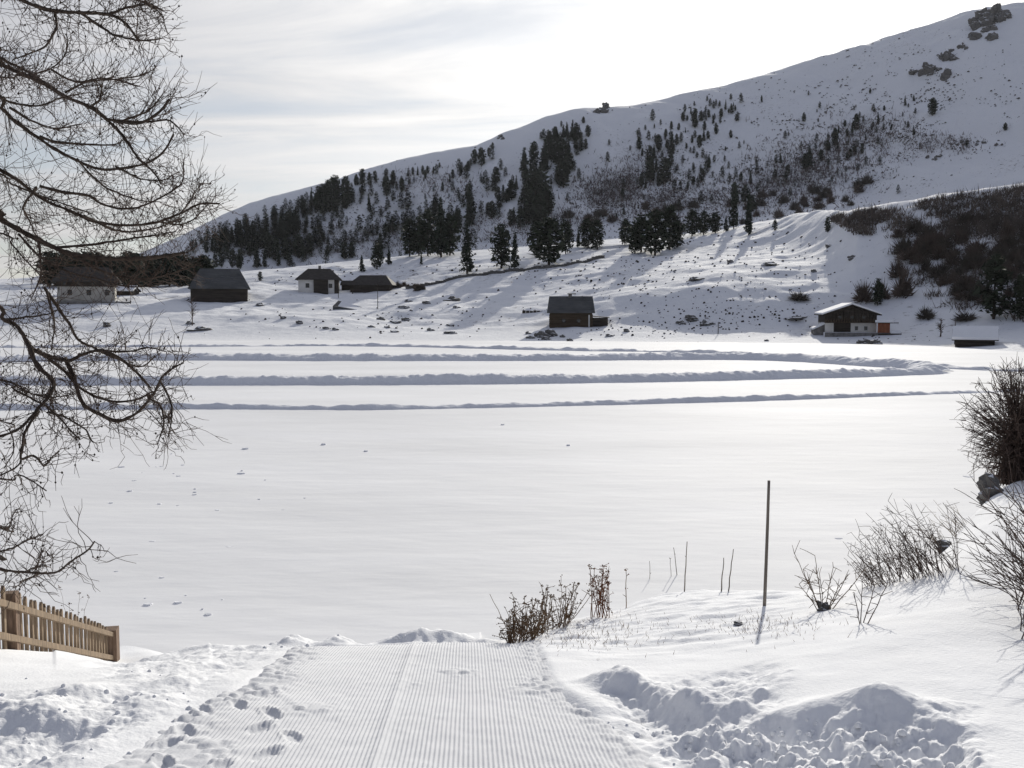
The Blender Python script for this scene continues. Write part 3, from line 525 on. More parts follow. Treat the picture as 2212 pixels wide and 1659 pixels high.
# inn at far left
p, k = place(190, 650, 0.4); c = thing('inn', p, 'large inn with white ground floor and huge dark roof at far left', 'inn', R(19))
w, d, hw, hr = 112 * k, 9.0, 33 * k, 74 * k
one('plaster_grey', 'wall', c, (-w / 2, w / 2, -d / 2, d / 2, -0.6, hw)); one('timber', 'upper_storey', c, (-w / 2 - 0.3, w / 2 + 0.3, -d / 2 - 0.35, d / 2, hw + 0.003, hw + 1.5))
for x in (-w / 2 + 24 * k, -w / 2 + 61 * k, -w / 2 + 97 * k): win(c, x, hw * 0.62, 0.95, 1.25, -d / 2 - 0.004, 'timber')
for x in (-4.5, -1.5, 1.5, 4.5): win(c, x, hw + 0.75, 0.9, 0.9, -d / 2 - 0.354, 'timber_brown')
m = MB(); gable_x(m, w + 2.6, w * 0.78, d + 2.4, hw + 1.0, hr); m.build('roof', M['shingle_brown'], c); one('stone', 'shadow_terrace', c, (-w / 2 - 0.8, w / 2 + 3.4, -d / 2 - 2.2, -d / 2 - 0.36, -0.9, 0.15))  # low stone terrace added for the dark shadow strip along the inn's base
p, k = place(272, 636, 0.4); c = thing('woodshed', p, 'low shed under a snow covered roof between the inn and the barn', 'shed', R(-3))
w = 44 * k; one('timber', 'wall', c, (-w / 2, w / 2, -2, 2, -0.5, 1.1)); m = MB(); gable_x(m, w + 0.8, w + 0.8, 5, 1.0, 2.1); rf = m.build('roof', M['timber'], c); m = MB(); gable_x(m, w + 0.75, w + 0.75, 4.9, 1.17, 2.27, 0.4); m.build('roof_snow', M['snow_cover'], rf)
# boat sheds at far right
for U, V, wp, hp, lab, rz in ((2106, 746, 78, 13, 'low dark boat shed with wide snowy roof at the right lake edge', -25),):
    p, k = place(U, V, 0.35); c = thing('boat_shed', p, lab, 'shed', R(rz)); w = wp * k; hw = hp * k + 0.3
    for i in range(9): one('timber', 'wall_board', c, (-w / 2 + i * w / 9, -w / 2 + (i + 1) * w / 9 - 0.05, -2.05, -2.003, -0.5, hw))
    one('timber', 'wall', c, (-w / 2 + 0.02, w / 2 - 0.07, -2, 3.5, -0.5, hw)); m = MB(); gable_x(m, w + 0.9, w + 0.9, 6.6, hw - 0.1, hw + 1.5, 0.12); rf = m.build('roof', M['timber'], c); rf.location.y = 0.75
    m = MB(); gable_x(m, w + 0.85, w + 0.8, 6.5, hw + 0.03, hw + 1.63, 0.42); m.build('roof_snow', M['snow_cover'], rf)
# snow-buried hut roof and thin poles on the meadow
p, k = place(752, 668, 0.3); c = thing('buried_hut', p, 'dark sloping hut roof sticking out of the snow below the white house', 'hut', R(-12))
m = MB(); m.hexa([(-3.4, -1, -0.4), (3.6, -1.4, -0.6), (3.4, 2.5, 0), (-3.4, 2.5, 1.6), (-3.4, -1, 1.0), (3.6, -1.4, -0.25), (3.4, 2.5, 0.5), (-3.4, 2.5, 2.3)]); m.build('roof', M['shingle'], c)
m = MB(); m.hexa([(-2.2, -0.7, 0.9), (2.6, -0.9, 0.05), (2.4, 1.8, 0.45), (-2.3, 2, 1.95), (-2.2, -0.7, 1.02), (2.6, -0.9, 0.2), (2.4, 1.8, 0.72), (-2.3, 2, 2.22)]); m.build('roof_snow', M['snow_cover'], c)
for U, V, hp, lab in ((816, 668, 56, 'thin dark pole below the long shed'), (731, 645, 52, 'thin pole just right of the white house'), (2062, 744, 50, 'thin pole at the left corner of the boat shed'), (1551, 722, 26, 'short thin stake on the shore right of the cabin')):
    p, k = place(U, V, 0.3); m = MB(); m.tube([(0, 0, 0), (0.03, 0, hp * k * 0.5), (0.0, 0, hp * k + 0.3)], [0.09, 0.08, 0.06], 5); o = m.build('snow_pole', M['timber']); o.location = p; tag(o, lab, 'pole', 'thin poles on the far meadow')
# long low stone wall climbing the meadow
c = thing('stone_wall', (0, 0, 0), 'long low dark stone wall slanting across the meadow behind the cabin', 'wall')
P = [(880, 624), (930, 616), (975, 605), (1020, 597), (1070, 591), (1120, 586), (1180, 580), (1230, 573), (1275, 564), (1305, 556)]
pts = [hit(u, v) for u, v in P]; pts = spline([q for q in pts if q is not None], 90)
m = MB()
for i in range(89):
    q = pts[i]; wv = 0.35 + 0.2 * random.random(); hh = 0.55 + 0.35 * random.random(); dx = np.linalg.norm(pts[i + 1] - q) * 0.55; z = h_far(q[0], q[1])
    m.box(q[0] - dx, q[0] + dx, q[1] - wv, q[1] + wv, z - 0.5, z + hh)
tag(m.build('wall_stone', M['rock'], c), kind='stuff')

# ------------------------------------------------------------------ pines
def pine_mesh(seed, kind, trunk=True, crown=True):
    r = np.random.default_rng(seed); T = []; 
    lv = 17 if kind == 0 else 21
    if crown:
        for a in range(lv):
            z = 0.10 + 0.90 * (a / (lv - 1)) ** 0.95
            if kind == 0: rad = 0.205 * max(0.0, 1 - (abs(z - 0.42) / (0.62 if z > 0.42 else 0.42)) ** 2.2) ** 0.6 + 0.012
            else: rad = 0.155 * (1.02 - z) ** 0.85 + 0.008
            for b in range(9 if rad > 0.05 else 5):
                th = r.uniform(0, 6.283); ln = rad * r.uniform(0.55, 1.2); dz = (0.02 if kind == 0 else -0.035) * r.uniform(-0.5, 1.5)
                dr = np.array((math.cos(th), math.sin(th), 0)); sd = np.array((-dr[1], dr[0], 0)); tip = dr * ln + (0, 0, z + dz); mid = dr * ln * 0.55 + (0, 0, z + 0.02)
                wd = ln * r.uniform(0.25, 0.42)
                T += [[(0, 0, z + 0.01), mid + sd * wd, tip], [(0, 0, z + 0.01), tip, mid - sd * wd]]
                for q in range(4):
                    c0 = dr * ln * r.uniform(0.45, 1.02) + (0, 0, z + dz * 0.6) + r.normal(0, 0.016, 3); s = 0.05 * (0.5 + rad * 4) * r.uniform(0.6, 1.2)
                    T.append([c0 + r.normal(0, 1, 3) * s * 0.6 + (0, 0, s * 0.5), c0 + r.normal(0, 1, 3) * s * 0.6, c0 + r.normal(0, 1, 3) * s * 0.6])
    mb = MB(); nq = 0
    if trunk:
        mb.tube([(0, 0, -0.06), (0.004, 0, 0.2), (-0.004, 0.003, 0.6), (0, 0, 0.97)], [0.020, 0.017, 0.010, 0.003], 6, cap=False); nq = len(mb.q[0])
    if T: mb.add(np.array(T).reshape(-1, 3), tris=np.arange(len(T) * 3).reshape(-1, 3))
    return mb.mesh('pine'), nq
MT = {}
for kd in (0, 1):
    for sd in range(6):
        me, nq = pine_mesh(500 + sd + 20 * kd, kd); me.materials.append(M['needles'] if kd == 0 else M['needles_b']); me.materials.append(M['trunk'])
        mi = np.zeros(len(me.polygons), np.int32); mi[:nq] = 1; me.polygons.foreach_set('material_index', mi); MT[kd, sd] = me
TR, CRN = {}, {}
for kd in (0, 1):
    me, _ = pine_mesh(1, kd, True, False); me.materials.append(M['trunk']); TR[kd] = me
    for sd in range(5):
        me, _ = pine_mesh(700 + sd + 20 * kd, kd, False, True); me.materials.append(M['needles'] if kd == 0 else M['needles_b']); CRN[kd, sd] = me
count = [0]
def far_pine(U, Vt, Vb, label, group, kd=None, wide=1.0, y0=100.0):
    p = hit(U, Vb, y0)
    if p is None: return None
    h = max(2.0, (Vb - Vt) * p[1] / F) * 1.04; kd = kd if kd is not None else (0 if random.random() < 0.7 else 1); count[0] += 1
    o = bpy.data.objects.new('pine_tree', MT[kd, random.randrange(6)]); COL.objects.link(o); wq = wide * random.uniform(0.85, 1.2)
    o.location = (p[0], p[1], p[2] - 0.1); o.scale = (h * wq, h * wq, h); o.rotation_euler = (random.uniform(-0.05, 0.05), random.uniform(-0.05, 0.05), random.uniform(0, 6.28))
    tag(o, label, 'tree', group); return o
def shelf_pine(U, Vt, Vb, label, kd=0, wide=1.0, group='pines on the sunlit shelf', y0=100.0):
    p = hit(U, Vb, y0)
    if p is None: return
    h = (Vb - Vt) * p[1] / F * 1.03; t = thing('pine_tree', (p[0], p[1], p[2] - 0.1), label, 'tree', random.uniform(0, 6.28), group)
    wq = (wide * 0.86 if wide > 1.2 else wide) * random.uniform(0.95, 1.1); t.scale = (h * wq, h * wq, h); link('trunk', TR[kd], None, t); link('crown', CRN[kd, random.randrange(5)], None, t)
ORD = 'first second third fourth fifth sixth seventh eighth ninth tenth eleventh twelfth thirteenth'.split()
ROW = {1: ['only'], 2: ['upper', 'lower'], 3: ['upper', 'middle', 'lower'], 4: ['topmost', 'upper', 'lower', 'lowest'], 5: ['topmost', 'upper', 'middle', 'lower', 'lowest'], 6: ['topmost', 'upper', 'upper middle', 'lower middle', 'lower', 'lowest'], 7: ['topmost', 'upper', 'upper middle', 'middle', 'lower middle', 'lower', 'lowest'], 8: ['topmost', 'second highest', 'upper', 'upper middle', 'lower middle', 'lower', 'second lowest', 'lowest']}
def number(objs, fmt):
    """give every member of a stand a label by its row and its place from the left"""
    objs = [o for o in objs if o is not None]; proj = [(o.location[2] - EYE) / o.location[1] for o in objs]; order = sorted(range(len(objs)), key=lambda i: -proj[i]); k = max(1, min(8, math.ceil(len(objs) / 11)))
    for r_ in range(k):
        row = order[r_ * len(order) // k:(r_ + 1) * len(order) // k]; row.sort(key=lambda i: objs[i].location[0] / objs[i].location[1])
        for n_, i in enumerate(row): objs[i]['label'] = fmt % (ORD[n_], ROW[k][r_])
# the shaded mountain: trees read off the photograph, stand by stand
GA = lambda L_: [(737.3 + a * .26667, 184.3 + b * .26667, 184.3 + c * .26667) for a, b, c in L_]
GB = lambda L_: [(1179.7 + a * .23333, 184.3 + b * .23333, 184.3 + c * .23333) for a, b, c in L_]
GC = lambda L_: [(368.7 + a * .33333, 258 + b * .33333, 258 + c * .33333) for a, b, c in L_]
GD = lambda L_: [(1622 + a * .26667, b * .26667, c * .26667) for a, b, c in L_]
mid_stand = GA([(1250,675,800),(1265,830,930),(1310,810,860),(1480,520,710),(1560,475,660),(1640,460,700),(1690,380,470),(1735,345,450),(1800,330,430),(1830,310,420),(1870,290,420),(1910,320,450),(1960,260,310),(2000,330,420),(1980,440,520),(1940,450,540),(1900,430,520),(1840,450,600),(1790,450,620),(1740,480,640),(1700,460,620),(1850,560,700),(1800,620,830),(1760,650,800),(1820,600,760),(1540,670,960),(1600,700,1000),(1660,760,960),(1500,650,760),(1380,780,930),(1340,850,950),(1420,740,850),(1280,900,1000),(1220,950,1080),(1190,960,1060),(1480,830,980),(1570,750,1100),(1620,900,1150),(1400,1000,1120),(1450,1010,1160),(1500,980,1130),(1370,1020,1150),(1680,860,1060),(1560,900,1090),(1650,560,700)])
number([far_pine(*a, 'dark pine in the dense middle stand climbing the shaded slope', 'pines of the middle mountain stand', wide=1.1, y0=480) for a in mid_stand], 'dark pine %s from left, %s row of dense middle mountain stand')
left_stand = GC([(230,800,870),(165,775,830),(270,760,860),(320,760,850),(355,710,800),(400,700,790),(440,660,770),(490,650,740),(525,670,780),(620,640,690),(680,660,740),(720,620,780),(760,610,740),(800,600,720),(860,530,620),(910,450,560),(950,450,600),(990,440,620),(1030,410,600),(1070,380,560),(1140,390,580),(1130,480,580),(1200,360,430),(1240,330,420),(1290,350,430),(1325,340,400),(1290,490,600),(1400,380,500),(1440,340,430),(1500,390,470),(600,750,840),(640,760,900),(680,780,920),(740,780,900),(820,650,740),(830,760,900),(900,750,870),(940,680,740),(990,740,800),(880,640,700),(510,810,890),(560,820,960),(400,850,960),(450,850,970),(440,880,970),(610,850,960),(700,840,950),(770,860,950),(870,840,900),(1120,800,900),(1170,800,890),(1015,820,890),(1090,650,700),(1360,750,850),(1390,680,770),(1440,640,740),(1530,640,710),(1480,650,690),(1950,520,660),(1920,430,520),(1860,590,720),(330,860,960),(290,880,960),(240,900,960)])
number([far_pine(*a, 'dark pine on the left spur of the shaded mountain', 'pines of the left mountain spur', y0=480) for a in left_stand], 'dark pine %s from left, %s row of left mountain spur')
up_left = GA([(540,680,740),(580,670,730),(620,665,735),(660,655,725),(700,660,720),(745,665,720),(680,690,760),(795,630,670),(905,690,760),(970,650,720),(1025,620,700),(1075,530,640),(1135,520,660),(1190,510,560),(1225,470,520),(820,790,860),(760,790,830),(880,720,790)])
number([far_pine(*a, 'small pine just under the ridge left of the middle stand', 'small pines under the ridge', y0=480) for a in up_left], 'small pine %s from the left in the %s row just under the ridge')
right_stand = GB([(1160,340,410),(1225,355,420),(1105,410,480),(1290,400,440),(1265,260,330),(1305,280,330),(1340,200,270),(1380,220,300),(1440,250,330),(1505,230,300),(1465,340,420),(1575,360,460),(1660,140,230),(1735,160,200),(1710,420,490),(1750,190,240),(860,490,600),(890,590,660),(1040,470,600),(1000,560,680),(965,580,760),(1170,440,620),(1210,460,560),(1120,510,590),(1155,620,760),(1350,470,540),(1420,470,580),(1460,420,520),(1500,430,500),(1300,540,590),(1510,650,770),(1440,780,900),(1360,850,930),(1310,900,970),(960,700,900),(1020,670,800),(1085,690,920),(880,830,950),(1040,820,940),(920,850,960),(1660,570,610),(1800,810,900),(1890,800,920),(1750,920,1120),(1845,940,1100),(1905,1030,1180),(710,960,1060),(720,1120,1200),(650,1190,1240),(220,1230,1270),(1995,100,150),(1380,270,400),(1550,290,350),(1620,220,300),(1690,220,260)])
number([far_pine(*a, 'dark pine in the scattered right stand high on the shaded slope', 'pines of the right mountain stand', y0=480) for a in right_stand], 'dark pine %s from left, %s row of scattered right mountain stand')
far_right = GD([(90,790,830),(390,960,990),(430,920,990),(545,960,990),(760,980,1030),(850,935,1060),(710,1020,1080),(680,1050,1190),(625,1140,1230),(570,1220,1310),(475,1190,1370),(440,1260,1380),(780,1050,1110),(820,1030,1080),(1030,920,1010),(990,990,1030),(1080,860,900),(1000,880,910),(1250,790,860),(1320,770,820),(1470,810,940),(965,720,760),(240,1250,1330),(2060,1000,1060),(1135,1010,1060),(930,1090,1140),(1320,1050,1100),(840,1190,1260),(900,1170,1250),(800,1210,1280)])
number([far_pine(*a, 'small lone pine scattered over the right mountain flank', 'scattered pines on the right flank', wide=1.1, y0=480) for a in far_right], 'small lone pine %s from left, %s row on the right flank')
# dark wood behind the buildings at left
wood = []
for i in range(58):
    u = 100 + 345 * (i + random.random()) / 58; wood.append(far_pine(u, 548 + 16 * random.random() + (8 if u > 400 else 0), 607 + random.random() * 14, 'dark pine', 'pines behind the inn and barn', wide=1.7, y0=270))
number(wood, 'dark pine %s from left, %s row of wood behind inn and barn')
mb = MB(); small = []
for sd in range(4):
    me, nq = pine_mesh(800 + sd, 0, False); n_ = len(me.vertices); co = np.zeros(n_ * 3, np.float32); me.vertices.foreach_get('co', co); co = co.reshape(-1, 3, 3); keep = np.concatenate([np.arange(a, len(co), 6) for a in (0, 1, 2)]); small.append(co[np.sort(keep)].reshape(-1, 3)); bpy.data.meshes.remove(me)
for (u0, v0, su, sv, n, hp) in ((1190, 330, 40, 40, 26, 26), (1210, 290, 28, 26, 16, 24), (1130, 400, 50, 30, 26, 24), (1150, 470, 30, 26, 14, 34), (1420, 300, 60, 40, 34, 20), (1540, 250, 36, 24, 26, 17), (1460, 380, 60, 30, 20, 22), (800, 378, 40, 10, 26, 22), (730, 408, 34, 14, 36, 26), (670, 450, 34, 18, 46, 28), (600, 490, 40, 18, 46, 30), (540, 525, 44, 18, 46, 30), (480, 540, 40, 16, 40, 30), (620, 540, 70, 16, 50, 30), (720, 520, 60, 24, 34, 26), (760, 450, 70, 34, 24, 22), (900, 500, 70, 26, 56, 36), (1000, 440, 40, 40, 20, 26), (1800, 340, 90, 40, 40, 15), (1880, 280, 70, 30, 24, 13), (1620, 400, 90, 30, 26, 20), (860, 400, 80, 24, 30, 15)):
    for i in range(n):
        uu, vv = random.gauss(u0, su), random.gauss(v0, sv); hh = hp * random.uniform(0.5, 1.25)
        if vv - hh < np.interp(uu, [q[0] for q in RID], [q[1] for q in RID]) + 10: continue
        p = hit(uu, vv, 480)
        if p is None: continue
        h = hh * p[1] / F; V = small[random.randrange(4)] * (h * 1.15, h * 1.15, h); a = random.uniform(0, 6.28); ca, sa = math.cos(a), math.sin(a); V = np.stack((V[:, 0] * ca - V[:, 1] * sa, V[:, 0] * sa + V[:, 1] * ca, V[:, 2] * 1.0), 1) + p
        mb.add(V, tris=np.arange(len(V)).reshape(-1, 3))
tag(mb.build('distant_pines', M['needles']), 'further small pines filling the stands on the shaded mountain', None, None, 'stuff')
# individually visible trees on and in front of the sunlit shelf
SH = [(1009, 490, 592, 1, 0.95, 'tallest dark spruce standing beside the low stone wall'), (1083, 492, 580, 0, 1.15, 'pine with a leaning double outline left of the wall end'), (1112, 505, 582, 1, 0.9, 'slim spruce just right of the double pine'),
      (1186, 478, 574, 0, 1.9, 'broad dark pine in the middle of the shelf'), (1160, 486, 556, 0, 1.4, 'pine hugging the left side of the broad dark pine'), (1222, 483, 549, 0, 1.3, 'rounded pine right of the broad dark pine'), (1249, 496, 534, 1, 0.9, 'very small slim spruce between two pine clumps'), (1268, 478, 538, 0, 1.2, 'left tree of the small pine pair on the shelf'), (1290, 480, 540, 0, 1.2, 'right tree of the small pine pair on the shelf'),
      (1350, 478, 530, 0, 1.4, 'pine at the left end of the big dark grove'), (1385, 470, 545, 0, 1.6, 'pine left of centre in the big dark grove'), (1415, 462, 552, 0, 1.6, 'pine in the centre front of the big dark grove'), (1446, 450, 540, 0, 1.5, 'tallest pine of the big dark grove'), (1372, 486, 548, 0, 1.3, 'low pine at the front left of the big dark grove'), (1462, 480, 535, 0, 1.2, 'pine at the right end of the big dark grove'),
      (1495, 457, 510, 0, 1.8, 'left pine of the round grove right of the big dark grove'), (1520, 460, 508, 0, 1.8, 'middle pine of the round grove right of the big dark grove'), (1545, 462, 504, 0, 1.7, 'right pine of the round grove right of the big dark grove'), (1568, 468, 500, 1, 1.2, 'small spruce at the right foot of the round grove'),
      (1585, 402, 494, 1, 0.75, 'very slim tall spruce right of the round grove'), (1617, 425, 508, 1, 0.75, 'dark narrow spruce with bare lower trunk on bright snow'), (1674, 476, 498, 0, 1.0, 'tiny pine alone on the bright snow crest'),
      (782, 553, 588, 1, 1.5, 'small conical spruce above the long shed'), (815, 531, 582, 0, 1.3, 'dark pine above the right end of the long shed'), (840, 536, 572, 1, 1.1, 'spruce right of the pine above the long shed'), (910, 548, 572, 1, 1.0, 'small spruce alone in the open snow of the shelf'), (562, 588, 607, 0, 1.2, 'tiny pine right of the barn roof'),
      (953, 436, 556, 1, 1.05, 'tall pointed spruce rising from the wood behind the shelf'), (924, 462, 553, 0, 1.3, 'broad pine left of the tall pointed spruce'), (905, 476, 552, 0, 1.4, 'second broad pine left of the tall pointed spruce'), (885, 480, 554, 0, 1.3, 'third pine left of the tall pointed spruce'), (972, 468, 552, 0, 1.2, 'pine right of the tall pointed spruce'), (745, 525, 560, 0, 1.5, 'pine on the shelf edge above the white house'), (760, 528, 558, 0, 1.3, 'second pine on the shelf edge above the white house'),
      (1014, 402, 490, 1, 0.62, 'slim spruce poking up behind the tallest dark spruce'), (1788, 470, 502, 0, 1.0, 'small dark pine below the thicket on the right knoll'), (2146, 560, 690, 0, 1.2, 'very dark pine among the bushes at the right edge'), (2205, 600, 690, 0, 1.1, 'dark pine cut off by the right edge of the picture'), (1896, 605, 660, 0, 1.0, 'dark shrubby pine behind the chalet')]
for (u, vt, vb, kd, wd, lab) in SH: shelf_pine(u, vt, vb, lab, kd, wd)

# ------------------------------------------------------------------ bare shrubs, thicket, rocks
def shrub_mesh(seed, mat, n=520, h=1.0):
    r = np.random.default_rng(seed); T = []
    for i in range(n):
        th = r.uniform(0, 6.283); el = math.acos(r.uniform(0.0, 1.0)); d = np.array((math.cos(th) * math.sin(el), math.sin(th) * math.sin(el), math.cos(el) * h)); 
        a = d * r.uniform(0.1, 0.6) + r.normal(0, 0.05, 3); l = r.uniform(0.3, 0.6); b = a + d * l + r.normal(0, 0.10, 3); s = np.cross(d, r.normal(0, 1, 3)); s /= np.linalg.norm(s) + 1e-9; wd = r.uniform(0.018, 0.045)
        T.append([a + s * wd, a - s * wd, b])
    mb = MB(); mb.add(np.array(T).reshape(-1, 3), tris=np.arange(len(T) * 3).reshape(-1, 3)); me = mb.mesh('shrub'); me.materials.append(mat); return me
SHM = [shrub_mesh(900 + i, M['shrub'] if i % 2 else M['shrub_b']) for i in range(6)]
def bush(U, V, wpx, hpx, label, group, k=None, y0=100.0):
    p = hit(U, V, y0)
    if p is None: return None
    s = p[1] / F; o = bpy.data.objects.new('bare_shrub', SHM[random.randrange(6) if k is None else k]); COL.objects.link(o)
    o.location = (p[0], p[1], p[2] - 0.1); o.scale = (wpx * s / 2, wpx * s / 2, hpx * s); o.rotation_euler[2] = random.uniform(0, 6.28); tag(o, label, 'shrub', group); return o
BU = [(1866, 652, 56, 50, 'round grey bush right behind the chalet roof'), (1905, 645, 44, 46, 'brown bush between the chalet and the hillside'), (1950, 640, 60, 70, 'tall bush above the orange hut'), (1940, 600, 50, 46, 'bush higher up above the orange hut'), (1725, 650, 60, 22, 'flat dark bush alone on the snow left of the chalet'), (2000, 690, 50, 30, 'low bush at the foot of the right hillside'),
      (1952, 548, 58, 48, 'dark bush at the left edge of the hillside scrub'), (1978, 560, 40, 36, 'bush behind the dark bush at the scrub edge'), (2030, 600, 60, 40, 'wide bush in the middle of the hillside scrub')]
for u, v, w, h, lab in BU: bush(u, v, w, h, lab, 'bare bushes on the right hillside')
scrub = []
for i in range(112):
    u = random.uniform(1940, 2330); v = random.triangular(480, 712, 560)
    if u < 2040 and 575 < v < 690 and random.random() < 0.7: continue
    if v > 650 and u < 2080: continue
    scrub.append(bush(u, v, random.uniform(26, 70), random.uniform(20, 44), 'bush', 'scrub on the right hillside'))
number(scrub[:87], 'leafless bush %s from the left, %s row of right hillside scrub')
number(scrub[87:], 'sprawling bush %s from the left, %s row of right hillside scrub')
foot = []
for i in range(50):
    u = random.uniform(1180, 1880); v = np.interp(u, [1180, 1320, 1500, 1640, 1760, 1880], [535, 518, 505, 480, 462, 455]) + random.uniform(-60, -2)
    foot.append(bush(u, v, random.uniform(16, 38), random.uniform(12, 26), 'bush', 'bushes along the foot of the mountain', y0=430))
number(foot, 'grey brown bush %s from the left in the %s row along the mountain foot')
number([bush(random.uniform(855, 915), random.uniform(618, 628), random.uniform(12, 24), random.uniform(8, 16), 'bush', 'bushes right of the long shed') for i in range(16)], 'small dark bush %s from the left in the %s row right of the long shed')
# small leafless trees
for U, V, hp, lab in ((415, 704, 62, 'small leafless tree standing in front of the barn'), (2031, 728, 42, 'small leafless tree between the orange hut and the boat shed')):
    p, k = place(U, V, 0.2); t = thing('bare_tree', p, lab, 'tree', 0, 'small leafless trees'); h = hp * k; m = MB(); m.tube([(0, 0, 0), (0.1, 0, h * 0.3), (0, 0.1, h * 0.65), (0.1, 0, h)], [0.13, 0.11, 0.07, 0.02], 5); m.build('trunk', M['twig'], t)
    m = MB()
    for i in range(46):
        z = h * random.uniform(0.3, 0.95); th = random.uniform(0, 6.28); l = h * random.uniform(0.12, 0.3); m.tube([(0.05, 0.05, z), (math.cos(th) * l * 0.5, math.sin(th) * l * 0.5, z + l * 0.35), (math.cos(th) * l, math.sin(th) * l, z + l * random.uniform(0.2, 0.9))], [0.05, 0.035, 0.015], 3)
    tag(m.build('crown', M['twig'], t), kind='stuff')
def rock_mesh(seed, n=9, m_=14):
    r = np.random.default_rng(seed); V = []; off = r.uniform(0, 50)
    for i in range(n + 1):
        f = math.pi * i / n
        for j in range(m_):
            a = 2 * math.pi * j / m_; d = np.array((math.sin(f) * math.cos(a), math.sin(f) * math.sin(a), math.cos(f)))
            q = 1 + 0.9 * float(fbm(np.array(d[0] * 1.3 + off), np.array(d[1] * 1.3 + d[2] * 1.9), 1.0, 3, seed)); V.append(d * q)
    Q = [(i * m_ + j, (i + 1) * m_ + j, (i + 1) * m_ + (j + 1) % m_, i * m_ + (j + 1) % m_) for i in range(n) for j in range(m_)]
    me = new_mesh('rock', V, [Q]); me.materials.append(M['rock']); return me
RKM = [rock_mesh(1000 + i) for i in range(7)]
def rock(U, V, wpx, hpx, label, group='rocks on the far meadow', y0=100.0):
    p = hit(U, V, y0)
    if p is None: return
    s = p[1] / F; o = bpy.data.objects.new('rock', RKM[random.randrange(7)]); COL.objects.link(o); o.location = p; o.scale = (wpx * s / 2, wpx * s * 0.4, hpx * s * 0.62); o.rotation_euler[2] = random.uniform(0, 6.28) * 0.1; tag(o, label, 'rock', group)
RK = [(232, 706, 20, 11, 'small pointed rock below the inn'), (427, 714, 46, 12, 'long dark rock at the foot of the small leafless tree'), (410, 700, 18, 8, 'small rock up left of the long dark rock'), (611, 689, 14, 9, 'small rock left of two below the barn'), (647, 699, 16, 9, 'small rock right of two below the barn'), (704, 711, 16, 7, 'left stone of a flat pair above the ploughed bank'), (723, 713, 14, 7, 'right stone of a flat pair above the ploughed bank'), (801, 707, 16, 6, 'flat stone left of the rock cluster in mid meadow'), (821, 691, 18, 9, 'dark rock topmost in the mid meadow cluster'), (853, 697, 26, 8, 'broad snowy rock in the mid meadow cluster'), (877, 693, 20, 9, 'pointed dark rock right in the mid meadow cluster'), (851, 718, 20, 7, 'lowest flat rock of the mid meadow cluster'), (835, 708, 14, 6, 'small stone in the middle of the mid meadow cluster'), (929, 715, 16, 8, 'small rock alone near the ploughed bank'), (972, 704, 18, 7, 'upper of two rocks left of the cabin shore'), (973, 721, 28, 8, 'lower flat rock of two left of the cabin shore'), (973, 650, 34, 14, 'large rock in open snow left of the cabin'), (921, 656, 18, 8, 'small rock up left of the large open snow rock'), (881, 652, 16, 6, 'flat stone below the dark bushes'), (871, 664, 26, 6, 'long low rock in the open meadow'), (985, 665, 16, 6, 'stone just below the large open snow rock'),
      (1168, 728, 34, 18, 'dark rock at the left of the pile below the cabin'), (1192, 726, 34, 17, 'dark rock at the right of the pile below the cabin'), (1144, 731, 20, 8, 'flat rock at the left foot of the pile'), (1140, 722, 12, 7, 'small stone left of the pile below the cabin'), (1180, 734, 26, 8, 'flat rock at the front of the pile'), (1214, 729, 12, 8, 'small stone right of the pile below the cabin'), (1231, 737, 14, 8, 'stone farthest right below the cabin'), (1354, 717, 16, 8, 'stone on the bright snow right of the lean-to'), (1315, 727, 16, 7, 'stone below the lean-to of the cabin'), (1791, 533, 18, 8, 'rock high on the bright knoll'), (1841, 558, 24, 9, 'rock on the shaded side of the right knoll'), (1758, 588, 12, 8, 'small stone in the shaded hollow'), (1578, 568, 14, 9, 'stone on the bright slope below the slim spruce'), (1661, 573, 40, 10, 'long dark rock band on the lit slope'), (1505, 604, 36, 8, 'low flat rock on the lit slope above the shore'), (1721, 688, 46, 10, 'long low rock left of the chalet'), (1495, 692, 34, 12, 'rock at the left of the stony patch near the shore'), (1525, 702, 30, 10, 'rock at the right of the stony patch near the shore'), (1866, 742, 36, 14, 'dark rock in the shaded bank below the chalet'), (1890, 744, 30, 14, 'second dark rock in the shaded bank below the chalet'), (1676, 750, 10, 6, 'tiny stone on the snow at the lake edge'), (1656, 737, 10, 5, 'tiny stone just above the lake edge'), (1470, 700, 20, 8, 'flat stone left of the stony patch'), (560, 660, 20, 7, 'flat rock right of the barn')]
for u, v, w, h, lab in RK: rock(u, v, w, h, lab)
def outcrop(U, V, wpx, hpx, n, label):
    p = hit(U, V, 480); k = p[1] / F; t = thing('rock_outcrop', p, label, 'rock', 0, 'rock outcrops on the mountain')
    for i in range(n):
        fx, fz = random.uniform(-0.5, 0.5) if wpx > 2.5 * hpx else random.gauss(0, 0.3), random.random() ** 1.3; q = hit(U + fx * wpx, V - fz * hpx * 0.8 + 2, 480)
        if q is None or q[1] > p[1] + 70: q = p + (fx * wpx * k, 3 * fz, fz * hpx * 0.6 * k)
        o = bpy.data.objects.new('rock', RKM[i % 7]); COL.objects.link(o); o.parent = t; o.location = q - p; sz = random.uniform(0.10, 0.26) * (1.15 * wpx if wpx < 2.5 * hpx else 2.0 * hpx) * k; o.scale = (sz, sz * 0.8, sz * random.uniform(0.5, 1.1)); o.rotation_euler = (random.uniform(-.4, .4), random.uniform(-.4, .4), random.uniform(0, 6.28))
